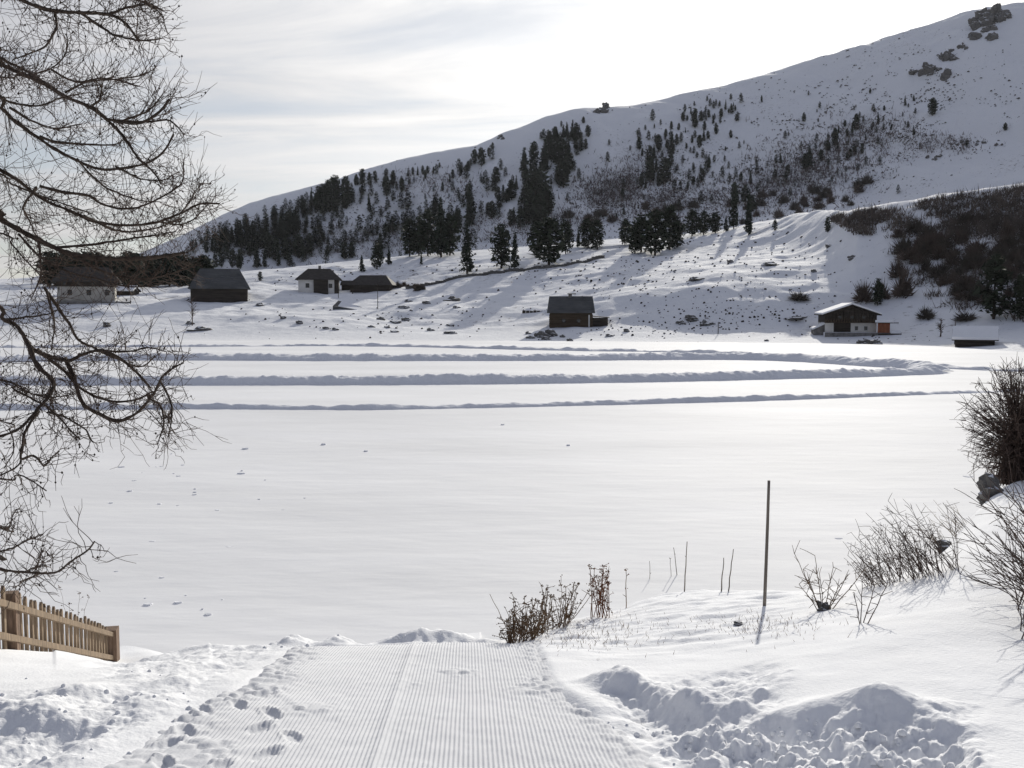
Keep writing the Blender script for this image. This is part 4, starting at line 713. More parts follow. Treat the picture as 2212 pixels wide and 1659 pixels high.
for u, v, w, h, n, lab in ((1300, 242, 36, 15, 9, 'rocky knob on the ridge line above the middle stand'), (1083, 299, 18, 10, 5, 'small rocky knob on the ridge above the left spur'), (2138, 50, 60, 30, 14, 'jagged rock outcrop on the summit at right'), (2112, 82, 50, 30, 9, 'rock rib running down from the summit outcrop'), (2040, 128, 40, 28, 7, 'dark rock rib below the summit'), (2085, 106, 22, 18, 5, 'small rock group under the summit outcrop'), (2010, 150, 40, 22, 6, 'scattered rocks at the middle of the right flank'), (2000, 172, 50, 26, 6, 'lower scattered rocks on the right flank'), (2110, 312, 110, 12, 14, 'long row of dark rocks below the right flank'), (2014, 344, 46, 12, 7, 'short row of dark rocks left of the long row'), (2170, 40, 40, 12, 5, 'low rocks along the summit ridge right of the outcrop')):
    outcrop(u, v, w, h, n, lab)
# many small tufts, stones and dwarf pines: nobody could count them
def scatter(name, label, mat, spots, kind='tuft'):
    mb = MB(); r = np.random.default_rng(len(spots))
    for (p, w, h) in spots:
        k = 5; a = r.uniform(0, 6.28) + np.arange(k) * 2 * math.pi / k; rr = w * r.uniform(0.6, 1.1, k); V = [(p[0] + rr[i] * math.cos(a[i]), p[1] + rr[i] * math.sin(a[i]), p[2] - 0.15) for i in range(k)]
        V2 = [(p[0] + 0.6 * rr[i] * math.cos(a[i] + 0.4), p[1] + 0.6 * rr[i] * math.sin(a[i] + 0.4), p[2] + h * r.uniform(0.5, 0.9)) for i in range(k)]
        mb.add(V + V2 + [(p[0] + r.normal(0, w * 0.3), p[1], p[2] + h)], quads=[(i, (i + 1) % k, k + (i + 1) % k, k + i) for i in range(k)], tris=[(k + i, k + (i + 1) % k, 2 * k) for i in range(k)])
    tag(mb.build(name, mat), label, None, None, 'stuff')
sp = []
for (u0, v0, su, sv, n) in ((1400, 600, 110, 28, 150), (1600, 690, 90, 20, 120), (1620, 560, 140, 40, 150), (1240, 600, 120, 30, 90), (900, 690, 140, 25, 90), (700, 690, 160, 25, 50), (1350, 715, 80, 12, 60), (1480, 690, 70, 14, 70), (1720, 620, 90, 50, 70), (1900, 735, 60, 8, 30), (640, 600, 100, 12, 40), (1000, 575, 160, 14, 50)):
    for i in range(n):
        p = hit(random.gauss(u0, su), random.gauss(v0, sv))
        if p is not None and p[1] < 420: w = random.uniform(1.2, 4.2) ** 1.0 * p[1] / F; sp.append((p, w, w * random.uniform(0.4, 0.9)))
scatter('heath_tufts', 'small dark heath tufts and stones poking through the meadow snow', M['heath'], sp)
sp = []
for (u0, v0, su, sv, n) in ((1320, 430, 60, 34, 600), (1420, 440, 60, 40, 560), (1500, 400, 80, 60, 560), (1640, 380, 90, 60, 760), (1760, 350, 110, 60, 900), (1880, 300, 90, 60, 500), (1980, 230, 70, 50, 200), (2060, 300, 90, 30, 130), (920, 420, 110, 40, 360), (640, 520, 110, 30, 330), (760, 470, 90, 40, 240), (1080, 470, 60, 30, 130), (1180, 430, 60, 50, 200), (1010, 500, 120, 26, 220), (1700, 250, 300, 80, 260), (1900, 210, 130, 46, 420), (2080, 230, 90, 60, 320), (1980, 130, 70, 40, 160), (1650, 230, 140, 34, 200), (2110, 310, 70, 10, 160), (500, 560, 60, 20, 120)):
    for i in range(n):
        p = hit(random.gauss(u0, su), random.gauss(v0, sv), 450)
        if p is not None and float(fbm(np.array(p[0]), np.array(p[1] * 0.6 + p[2]), 16.0, 3, 71)) > -0.06: w = random.triangular(0.7, 3.4, 1.1) * p[1] / F; sp.append((p, w * 1.2, w * random.uniform(0.4, 0.9)))
scatter('dwarf_pine_scrub', 'low dark dwarf pine scrub speckling the shaded mountain slope', M['heath'], sp)
sp = []
mb = MB(); r = np.random.default_rng(77)
for i in range(3600):
    u = random.uniform(1800, 2420); top = float(np.interp(u, [1800, 1830, 1950, 2060, 2140, 2212, 2420], [470, 460, 443, 423, 411, 403, 380])); low = float(np.interp(u, [1800, 1850, 1960, 2060, 2140, 2212, 2420], [480, 508, 520, 520, 515, 500, 470])); p = hit(u, random.uniform(top + 3, low))
    if p is None or p[1] > 400 or float(fbm(np.array(p[0]), np.array(p[1]), 7.0, 3, 91)) < random.uniform(-0.34, -0.02): continue
    for q in range(7):
        a = p + r.normal(0, 0.5, 3) * (1, 1, 0.1); d = r.normal(0, 0.4, 3) + (0, 0, 0.9); b = a + d * r.uniform(0.8, 1.6); s = r.normal(0, 1, 3); s = s / np.linalg.norm(s) * r.uniform(0.07, 0.16); mb.add([a + s, a - s, b], tris=[(0, 1, 2)])
for i in range(3600):
    u = random.uniform(1900, 2420); v = random.uniform(470, 700)
    if v > np.interp(u, [1900, 1960, 2050, 2212, 2420], [540, 600, 690, 705, 705]) or v < np.interp(u, [1900, 2212, 2420], [500, 440, 420]): continue
    p = hit(u, v)
    if p is None or p[1] > 330 or float(fbm(np.array(p[0]), np.array(p[1] + p[2]), 9.0, 3, 95)) < random.uniform(-0.10, 0.12): continue
    for q in range(7):
        a = p + r.normal(0, 0.6, 3) * (1, 1, 0.1); d = r.normal(0, 0.5, 3) + (0, 0, 0.9); b = a + d * r.uniform(0.6, 1.7); sd = r.normal(0, 1, 3); sd = sd / np.linalg.norm(sd) * r.uniform(0.05, 0.13); mb.add([a + sd, a - sd, b], tris=[(0, 1, 2)])
M['scrub'] = material('scrub_twigs', (0.150, 0.125, 0.108), 0.95, 0.05, 0.45, 0.25)
tag(mb.build('thicket', M['scrub']), 'dense leafless alder thicket along the top of the right knoll', None, None, 'stuff')

mb = MB()
for (u0, v0, su, sv, n) in ((1300, 420, 34, 24, 260), (1345, 405, 26, 22, 160), (1430, 445, 50, 26, 300), (1400, 370, 40, 26, 160), (1560, 430, 60, 26, 200), (1690, 400, 60, 34, 320), (1750, 360, 50, 40, 300), (1840, 330, 50, 40, 240), (1900, 290, 40, 26, 120), (640, 530, 70, 22, 160), (860, 520, 80, 20, 160), (1080, 500, 70, 24, 140), (1210, 480, 40, 24, 120), (940, 400, 60, 20, 120), (2030, 310, 50, 14, 90)):
    for i in range(int(n * 1.7)):
        p = hit(random.gauss(u0, su), random.gauss(v0, sv), 450)
        if p is None: continue
        for q in range(7):
            a = p + r.normal(0, 2.0, 3) * (1, 1, 0.3); d = r.normal(0, 0.6, 3) + (0, 0, 0.8); b = a + d * r.uniform(1.0, 2.8); sd = r.normal(0, 1, 3); sd = sd / np.linalg.norm(sd) * r.uniform(0.15, 0.40); mb.add([a + sd, a - sd, b], tris=[(0, 1, 2)])
M['alpine'] = material('alpine_brush', (0.17, 0.14, 0.135), 0.95, 0.05, 0.4, 0.2)
tag(mb.build('mountain_brush', M['alpine']), 'leafless brown brush in patches on the shaded mountain slope', None, None, 'stuff')

# ------------------------------------------------------------------ lake details: snow lumps added so their shaded sides read as footprints
mb = MB(); r = np.random.default_rng(5)
CL = [(236, 1136, 22), (470, 1104, 22), (520, 1024, 22), (330, 1172, 22), (495, 1184, 26), (320, 1308, 30), (385, 1304, 30), (235, 1155, 12), (290, 1040, 16), (420, 1070, 14), (345, 1090, 14), (350, 1250, 16), (280, 1062, 18), (385, 1030, 14), (240, 1088, 14), (530, 970, 20), (700, 960, 16), (790, 975, 12), (1085, 918, 14), (1228, 962, 12), (450, 1330, 24), (180, 1200, 18), (300, 1120, 16), (395, 1006, 12), (820, 1240, 8), (1810, 1166, 26), (1830, 1176, 16), (1860, 1180, 16), (2090, 1032, 36), (560, 1080, 12), (262, 1010, 18)]
for i in range(26): CL.append((random.gauss(380, 180), random.uniform(950, 1320), random.uniform(5, 12)))
for u, v, w in CL:
    p = lake_at(u, v); s = w * p[1] / F / 2; n = 7; a = np.arange(n) * 2 * math.pi / n; rr = s * r.uniform(0.6, 1.1, n); h = max(0.0, s * 0.10)
    V = [(p[0] + rr[i] * math.cos(a[i]), p[1] + rr[i] * 0.7 * math.sin(a[i]), -0.05) for i in range(n)] + [(p[0] + 0.7 * rr[i] * math.cos(a[i]), p[1] + 0.6 * rr[i] * math.sin(a[i]), h + 0.03) for i in range(n)]
    mb.add(V, quads=[(i, (i + 1) % n, n + (i + 1) % n, n + i) for i in range(n)], tris=[(n, n + i, n + i + 1) for i in range(1, n - 1)])
tag(mb.build('footprint_lumps', M['snow_bank']), 'small raised snow lumps standing in for footprints scattered on the lake', None, None, 'stuff')

# ------------------------------------------------------------------ picket fence at left
A, B = at(27, 1313, 11.0), at(238, 1372, 16.0); A2, B2 = at(27, 1381, 11.0), at(238, 1422, 16.0); T1, T2 = at(27, 1279, 11.0), at(238, 1356, 16.0)
o0 = np.array((A[0], A[1], A2[2] - 0.2)); c = thing('picket_fence', o0, 'brown wooden picket fence running down towards the lake at left', 'fence')
dirv = (B - A) / np.linalg.norm(B[:2] - A[:2]); L0 = np.linalg.norm(B[:2] - A[:2]); nrm = np.array((dirv[1], -dirv[0], 0)); nrm /= np.linalg.norm(nrm[:2]); 
ext = -2.0
def fp(s, P, Q): return P + (Q - P) * (s / L0)
for nm, P, Q, hh in (('rail', A, B, 0.07), ('rail', A2, B2, 0.07)):
    m = MB(); m.beam(fp(ext, P, Q) - o0 + nrm * 0.05, fp(L0 - 0.1, P, Q) - o0 + nrm * 0.05, 0.05, hh); m.build(nm, M['picket'], c)
n = 0; s = ext + 0.05
while s < L0 - 0.16:
    if min(abs(s - 0.0), abs(s - L0)) > 0.10:
        b = fp(s, A2, B2); t = fp(s, T1, T2); hb = random.uniform(-0.025, 0.02); x = b - o0; zt = t[2] - o0[2] + hb; zb = b[2] - o0[2] - 0.28; wv = 0.031 * random.uniform(0.9, 1.1); dx = np.array((dirv[0], dirv[1], 0)) * wv; ny = nrm * 0.016; tl = np.array((random.uniform(-0.012, 0.012), random.uniform(-0.012, 0.012), 0))
        m = MB(); base = x - nrm * 0.0
        bo = [base - dx - ny, base + dx - ny, base + dx + ny, base - dx + ny]; m.hexa([np.array((q[0], q[1], zb)) for q in bo] + [np.array((q[0], q[1], zt - 0.02)) + tl for q in bo])
        mid = base + tl; m.add([np.array((q[0], q[1], zt - 0.0195)) + tl for q in bo] + [np.array((mid[0] - ny[0], mid[1] - ny[1], zt + 0.02)), np.array((mid[0] + ny[0], mid[1] + ny[1], zt + 0.02))], quads=[(0, 1, 2, 3), (1, 2, 5, 4), (3, 0, 4, 5)], tris=[(0, 1, 4), (2, 3, 5)])
        m.build('picket', M['picket'], c)
    s += 0.205 + random.uniform(-0.015, 0.015)
for s, wv, up in ((0.0, 0.066, 0.0), (L0 + 0.02, 0.125, -0.01)):
    b = fp(s, A2, B2) - o0; t = fp(s, T1, T2) - o0; m = MB(); dx = np.array((dirv[0], dirv[1], 0)) * wv; dy = nrm * wv; cn = [b - dx - dy, b + dx - dy, b + dx + dy, b - dx + dy]
    m.hexa([np.array((q[0], q[1], b[2] - 0.5)) for q in cn] + [np.array((q[0], q[1], t[2] + up)) for q in cn]); m.build('post', M['picket_post'], c)

# ------------------------------------------------------------------ wooden pole and plants on the near bank
pb = near_hit(1650, 1309); tp = at(1661, 1038, pb[1]); m = MB(); m.tube(spline([pb - (0, 0, 0.35), pb * 0.5 + tp * 0.5 + (0.006, 0, 0), tp], 8) - pb, np.linspace(0.021, 0.016, 8), 8); o = m.build('wooden_pole', M['pole'], smooth=True); o.location = pb; tag(o, 'tall thin grey wooden pole stuck in the snow bank', 'pole')
def stem(mb, a, b, r0, r1, sag=0.0, n=6, side=3, wob=0.009):
    a = np.array(a, float); b = np.array(b, float); t = np.linspace(0, 1, n)[:, None]; l = np.linalg.norm(b - a)
    P = a + (b - a) * t; P[:, 2] += (sag * l * 4 * t * (1 - t))[:, 0]; P[1:-1] += np.random.default_rng(random.randrange(1 << 30)).normal(0, wob * l, (n - 2, 3)) * np.array((1, 1, 0.3)); mb.tube(P, np.linspace(r0, r1, n), side, cap=False); return P
def seed_head(mb, p, r, n=5):
    for i in range(n):
        c0 = np.array(p) + np.random.default_rng(random.randrange(1 << 30)).normal(0, r * 0.6, 3); s = r * random.uniform(0.35, 0.7)
        mb.add([c0 + (s, 0, 0), c0 + (-s, 0, 0), c0 + (0, s, 0), c0 + (0, -s, 0), c0 + (0, 0, s), c0 + (0, 0, -s)], tris=[(0, 2, 4), (2, 1, 4), (1, 3, 4), (3, 0, 4), (2, 0, 5), (1, 2, 5), (3, 1, 5), (0, 3, 5)])
def plant(name, label, cat, base_uv, stems, mat, headmat=None, group=None, rad=0.004, twigs=0, twl=0.08, heads=True, hr=0.014, each=True):
    """stems: (base U, base V, tip U, tip V) in the photograph; every stem stands at its own real distance"""
    b0 = near_hit(*base_uv); t = thing(name, b0, label, cat, 0, group); hd = MB(); tw = MB(); allm = MB()
    for (bu, bv, tu, tv) in stems:
        b = near_hit(bu, bv)
        if b is None: continue
        tip = at(tu, tv, b[1] + random.uniform(-0.12, 0.12)); mb = MB() if each else allm; P = stem(mb, b - b0 - (0, 0, 0.05), tip - b0, rad, rad * 0.55, random.uniform(-0.02, 0.05), 7)
        if each: mb.build('stem', mat, t)
        for q in range(twigs):
            k = random.randrange(2, 7); d = np.array((random.gauss(0, 1), random.gauss(0, 1), random.gauss(0.6, 0.6))); d /= np.linalg.norm(d); e = P[k] + d * twl * random.uniform(0.4, 1.2); stem(tw, P[k], e, rad * 0.6, rad * 0.4, 0.03, 3)
            if heads and random.random() < 0.6: seed_head(hd, e, hr * 0.8, 3)
        if heads: seed_head(hd, P[-1], hr, 6)
    if not each and allm.v: tag(allm.build('stem', mat, t), kind='stuff')
    if tw.v: tag(tw.build('twig', mat, t), kind='stuff')
    if hd.v: tag(hd.build('seed_head', headmat or mat, t), kind='stuff')
    return t
rs = random.Random(4)
st = []
for i in range(96):
    u = rs.uniform(1092, 1230) if i < 66 else rs.uniform(1092, 1160); v = crest_v(u) + rs.uniform(3, 16); st.append((u, v, u + rs.gauss(8, 22), v - (rs.uniform(22, 98) if i < 66 else rs.uniform(12, 55))))
plant('weed_clump', 'brown tangled clump of dry weeds at the right end of the path crest', 'plant', (1150, 1352), st, M['weed_dark'], None, None, 0.0062, 4, 0.12, True, 0.015, each=False)
plant('weed_stalk', 'long thin weed stalk arching left out of the brown clump', 'plant', (1112, 1380), [(1112, crest_v(1112) + 6, 1058, 1283)], M['weed'], None, None, 0.005, 0, heads=False)
st = [(1290 + rs.uniform(-14, 26), crest_v(1295) + rs.uniform(3, 12), 1296 + rs.uniform(-18, 22), 1222 + rs.uniform(0, 40)) for i in range(14)]
plant('dock_plant', 'upright reddish brown seed plant above the dry weeds', 'plant', (1300, 1322), st, M['weed_red'], M['weed_red'], None, 0.0065, 16, 0.07, True, 0.015)
plant('umbel_stalk', 'single dry umbel just right of the reddish seed plant', 'plant', (1352, 1316), [(1352, crest_v(1352) + 5, 1352, 1232)], M['weed'], None, 'dry umbels on the bank', 0.008, 5, 0.06, True, 0.020)
plant('umbel_stalk', 'single dry umbel just left of the reddish seed plant', 'plant', (1280, 1336), [(1280, crest_v(1280) + 5, 1274, 1222)], M['weed'], None, 'dry umbels on the bank', 0.008, 4, 0.06, True, 0.020)
plant('dry_stalk', 'first thin bare stalk left of the pole row', 'plant', (1404, 1288), [(1404, 1288, 1403, 1212)], M['pole'], None, 'bare stalks left of the pole', 0.010, 1, 0.04, False)
plant('dry_stalk', 'short bare stalk second in the row left of the pole', 'plant', (1430, 1282), [(1430, 1282, 1428, 1244)], M['pole'], None, 'bare stalks left of the pole', 0.010, 1, 0.04, False)
plant('dry_stalk', 'thin bare stalk with a knobbed tip left of the tall pair', 'plant', (1452, 1280), [(1452, 1280, 1448, 1206)], M['pole'], None, 'bare stalks left of the pole', 0.009, 0, 0.04, True, 0.016)
plant('dry_stalk', 'tall leaning bare stalk of the pair nearest the weeds', 'plant', (1468, 1277), [(1468, 1277, 1455, 1183)], M['pole'], None, 'bare stalks left of the pole', 0.013, 1, 0.04, False)
plant('dry_stalk', 'tallest bare stalk in the row left of the pole', 'plant', (1478, 1278), [(1478, 1278, 1484, 1170)], M['pole'], None, 'bare stalks left of the pole', 0.013, 1, 0.05, False)
plant('dry_stalk', 'dark short stalk left of the two nearest the pole', 'plant', (1557, 1278), [(1557, 1278, 1563, 1205)], M['pole'], None, 'bare stalks left of the pole', 0.013, 0, 0.04, False)
plant('dry_stalk', 'leaning stalk next to the tall pole', 'plant', (1572, 1278), [(1572, 1278, 1584, 1186)], M['pole'], None, 'bare stalks left of the pole', 0.012, 0, 0.04, False)
plant('seed_plant', 'small dark seed plant behind the picket fence', 'plant', (160, 1385), [(160, 1385, 128, 1268), (164, 1384, 172, 1280), (168, 1385, 192, 1290), (160, 1386, 150, 1304)], M['weed_dark'], None, None, 0.004, 6, 0.08, True, 0.02)
# bushes towards the right
st = [(1775, 1318, 1716, 1196), (1778, 1316, 1760, 1200), (1775, 1318, 1735, 1230), (1780, 1316, 1800, 1225), (1785, 1318, 1832, 1240), (1776, 1316, 1748, 1255), (1788, 1318, 1880, 1215), (1780, 1318, 1770, 1240), (1782, 1318, 1815, 1262), (1772, 1318, 1726, 1262)]
plant('sparse_bush', 'sparse twiggy bush with a dark stump beside the pole', 'shrub', (1777, 1318), st, M['weed_dark'], None, None, 0.006, 9, 0.14, False)
plant('low_bush', 'tiny forked bush at the right of the stump', 'shrub', (1860, 1346), [(1860, 1346, 1862, 1255), (1862, 1346, 1890, 1262), (1860, 1348, 1845, 1280), (1868, 1350, 1920, 1250)], M['willow'], None, None, 0.006, 6, 0.12, False)
st = []
for i in range(120):
    f = rs.random(); cu = rs.choice((1890, 1915, 1950, 1985, 2005, 2030, 2062)); u = cu + rs.gauss(0, 9); v = 1262 - (cu - 1885) / 190 * 34 + rs.gauss(0, 7); l = rs.uniform(50, 165) * (0.6 + 0.5 * (cu - 1885) / 190); st.append((u, v, u - l * rs.uniform(0.0, 1.0), v - l * rs.uniform(0.6, 1.0)))
plant('willow_bush', 'dense dark willow bush leaning left on the right bank', 'shrub', (1990, 1240), st, M['willow'], None, None, 0.0048, 6, 0.14, False, each=False)
st = []
for i in range(40):
    u = rs.uniform(2030, 2095); v = float(np.interp(u, [2030, 2095], [1196, 1118])) + 4; l = rs.uniform(30, 90); st.append((u, v, u - l * rs.uniform(0.4, 1.0), v - l * rs.uniform(0.4, 0.9)))
plant('grass_tuft', 'pale grass blades leaning left above the dark willow bush', 'grass', (2060, 1160), st, M['straw'], None, None, 0.004, 1, 0.06, False, each=False)
# large willow at the right edge: long arching stems
b0 = near_hit(2190, 1330); t = thing('willow_shrub', b0, 'large willow shrub with long arching stems at the right edge', 'shrub'); tw = MB(); al = MB(); n_st = 0
for i in range(88):
    bu = 2195 + abs(rs.gauss(0, 95)); bv = rs.uniform(1290, 1420); b = near_hit(min(bu, 2420), bv)
    if b is None: continue
    tu = rs.uniform(2070, 2270) + 0.2 * (bu - 2212); tv = rs.uniform(1030, 1260); e = at(tu, tv, b[1] + rs.uniform(-0.6, 1.4)); cm = (b + e) / 2 + np.array((0.16, 0, -0.03)) * np.linalg.norm(e - b); P = spline([b - (0, 0, 0.06), cm, e], 9) - b0; mb = MB() if n_st < 40 else al
    mb.tube(P, np.linspace(0.0065, 0.0026, 9), 3, cap=False)
    if n_st < 40: mb.build('stem', M['willow'], t)
    n_st += 1
    for q in range(7):
        k = rs.randrange(2, 9); d = P[min(k, 8)] - P[k - 1]; d /= np.linalg.norm(d); d = d + np.array((rs.gauss(0, .5), rs.gauss(0, .5), rs.gauss(0, .5))); stem(tw, P[k], P[k] + d * rs.uniform(0.05, 0.24), 0.0034, 0.002, 0.03, 4)
tag(al.build('stem', M['willow'], t), kind='stuff'); tag(tw.build('twig', M['willow'], t), kind='stuff')
# round dense bush above it
b0 = near_hit(2196, 1040); t = thing('round_bush', b0, 'big round dense leafless bush at the right edge above the boulder', 'shrub'); sc = b0[1] / F; al = MB(); tw = MB(); n_st = 0; cen = np.array((0.20, 0.4, 1.05))
for i in range(420):
    th = rs.uniform(0, 6.283); el = math.acos(rs.uniform(-0.95, 1)); d = np.array((math.sin(el) * math.cos(th), math.sin(el) * math.sin(th), math.cos(el))); e = cen + d * np.array((0.92, 0.8, 1.16)) * rs.uniform(0.72, 1.04); a = np.array((rs.gauss(0.16, 0.16), rs.gauss(0.35, 0.12), -0.1)); cm = (a * 0.55 + e * 0.45) * (1, 1, 1) + np.array((-0.3 * d[0], -0.3 * d[1], 0.12)); P = spline([a, cm, e], 8); mb = MB() if n_st < 40 else al
    mb.tube(P, np.linspace(0.011, 0.0045, 8), 3, cap=False)
    if n_st < 40: mb.build('stem', M['willow'], t)
    n_st += 1
    for q in range(11):
        k = rs.randrange(3, 8); dd = d + np.array((rs.gauss(0, .8), rs.gauss(0, .8), rs.gauss(0.15, .8))); dd /= np.linalg.norm(dd); stem(tw, P[k], P[k] + dd * rs.uniform(0.08, 0.30), 0.0058, 0.0032, 0.03, 4)
tag(al.build('stem', M['willow'], t), kind='stuff'); tag(tw.build('twig', M['willow'], t), kind='stuff')
def near_rock(U, V, wpx, hpx, label, group=None, dz=0):
    p = near_hit(U, V); s = p[1] / F; o = bpy.data.objects.new('boulder', RKM[random.randrange(7)]); COL.objects.link(o); o.location = p + (0, 0, dz); o.scale = (wpx * s / 2, wpx * s / 2.4, hpx * s * 0.62); tag(o, label, 'rock', group)
near_rock(2144, 1040, 62, 58, 'rounded dark boulder under the big round bush'); near_rock(2044, crest_v(2044) + 7, 46, 22, 'small dark rock showing beside the dark willow bush'); near_rock(1778, 1318, 30, 34, 'dark stump like stone at the foot of the sparse bush'); near_rock(1596, 1350, 26, 8, 'small flat stone in the snow below the pole')
# short dry grass through the snow of the right bank
mb = MB()
for i in range(900):
    q = rs.random(); u = rs.gauss(1260, 90) if q < 0.65 else rs.gauss(1640, 80); v = rs.gauss(1365, 22) if q < 0.65 else rs.gauss(1352, 14)
    if u < 1095 or v < np.interp(u, [1095, 1200, 1350, 1500, 2000], [1378, 1350, 1316, 1286, 1240]): continue
    p = near_hit(u, v)
    if p is None: continue
    l = rs.uniform(0.02, 0.075); e = p + np.array((rs.gauss(0, 0.6), rs.gauss(0, 0.5), rs.uniform(0.3, 1.0))) * l; s = np.array((0.0035, 0, 0)); mb.add([p + s - (0, 0, .02), p - s - (0, 0, .02), e], tris=[(0, 1, 2)])
tag(mb.build('dry_grass', M['weed']), 'short dry grass tips poking through the snow on the right bank', None, None, 'stuff')
# loose snow clods on the berms
mb = MB(); r = np.random.default_rng(9)
for i in range(130):
    q = rs.random(); u, v = (rs.uniform(1280, 2000), rs.uniform(1560, 1655)) if q < 0.6 else ((rs.uniform(-60, 420), rs.uniform(1450, 1655)) if q < 0.9 else (rs.uniform(560, 1080), rs.uniform(1370, 1400))); p = near_hit(u, v)
    if p is None or abs(path_u(p[0], p[1])) < 1.0 and p[1] < 9.6: continue
    s = rs.uniform(0.008, 0.026); n = 6; a = np.arange(n) * 2 * math.pi / n + rs.random(); rr = s * r.uniform(0.7, 1.15, n); V = [(p[0] + rr[k] * math.cos(a[k]), p[1] + rr[k] * math.sin(a[k]), p[2] - s * 0.4) for k in range(n)] + [(p[0] + 0.95 * rr[k] * math.cos(a[k] + .3), p[1] + 0.95 * rr[k] * math.sin(a[k] + .3), p[2] + s * r.uniform(0.3, 0.6)) for k in range(n)] + [(p[0], p[1], p[2] + s * 0.95)]
    mb.add(V, quads=[(k, (k + 1) % n, n + (k + 1) % n, n + k) for k in range(n)], tris=[(n + k, n + (k + 1) % n, 2 * n) for k in range(n)])
tag(mb.build('snow_clods', M['snow_near'], smooth=True), 'loose snow clods thrown up beside the groomed path', None, None, 'stuff')

# ------------------------------------------------------------------ the bare larch at left
TREE = np.array((-6.6, 8.8, 2.3)); lar = thing('larch_tree', TREE, 'bare larch reaching in from the left with drooping twiggy branches', 'tree')
m = MB(); m.tube(spline([(0, 0, -0.6), (0.05, 0, 2.5), (-0.05, 0.05, 6), (0.05, 0, 10), (0, 0, 14)], 24), np.linspace(0.24, 0.05, 24), 12); m.build('trunk', M['bark'], lar, True)
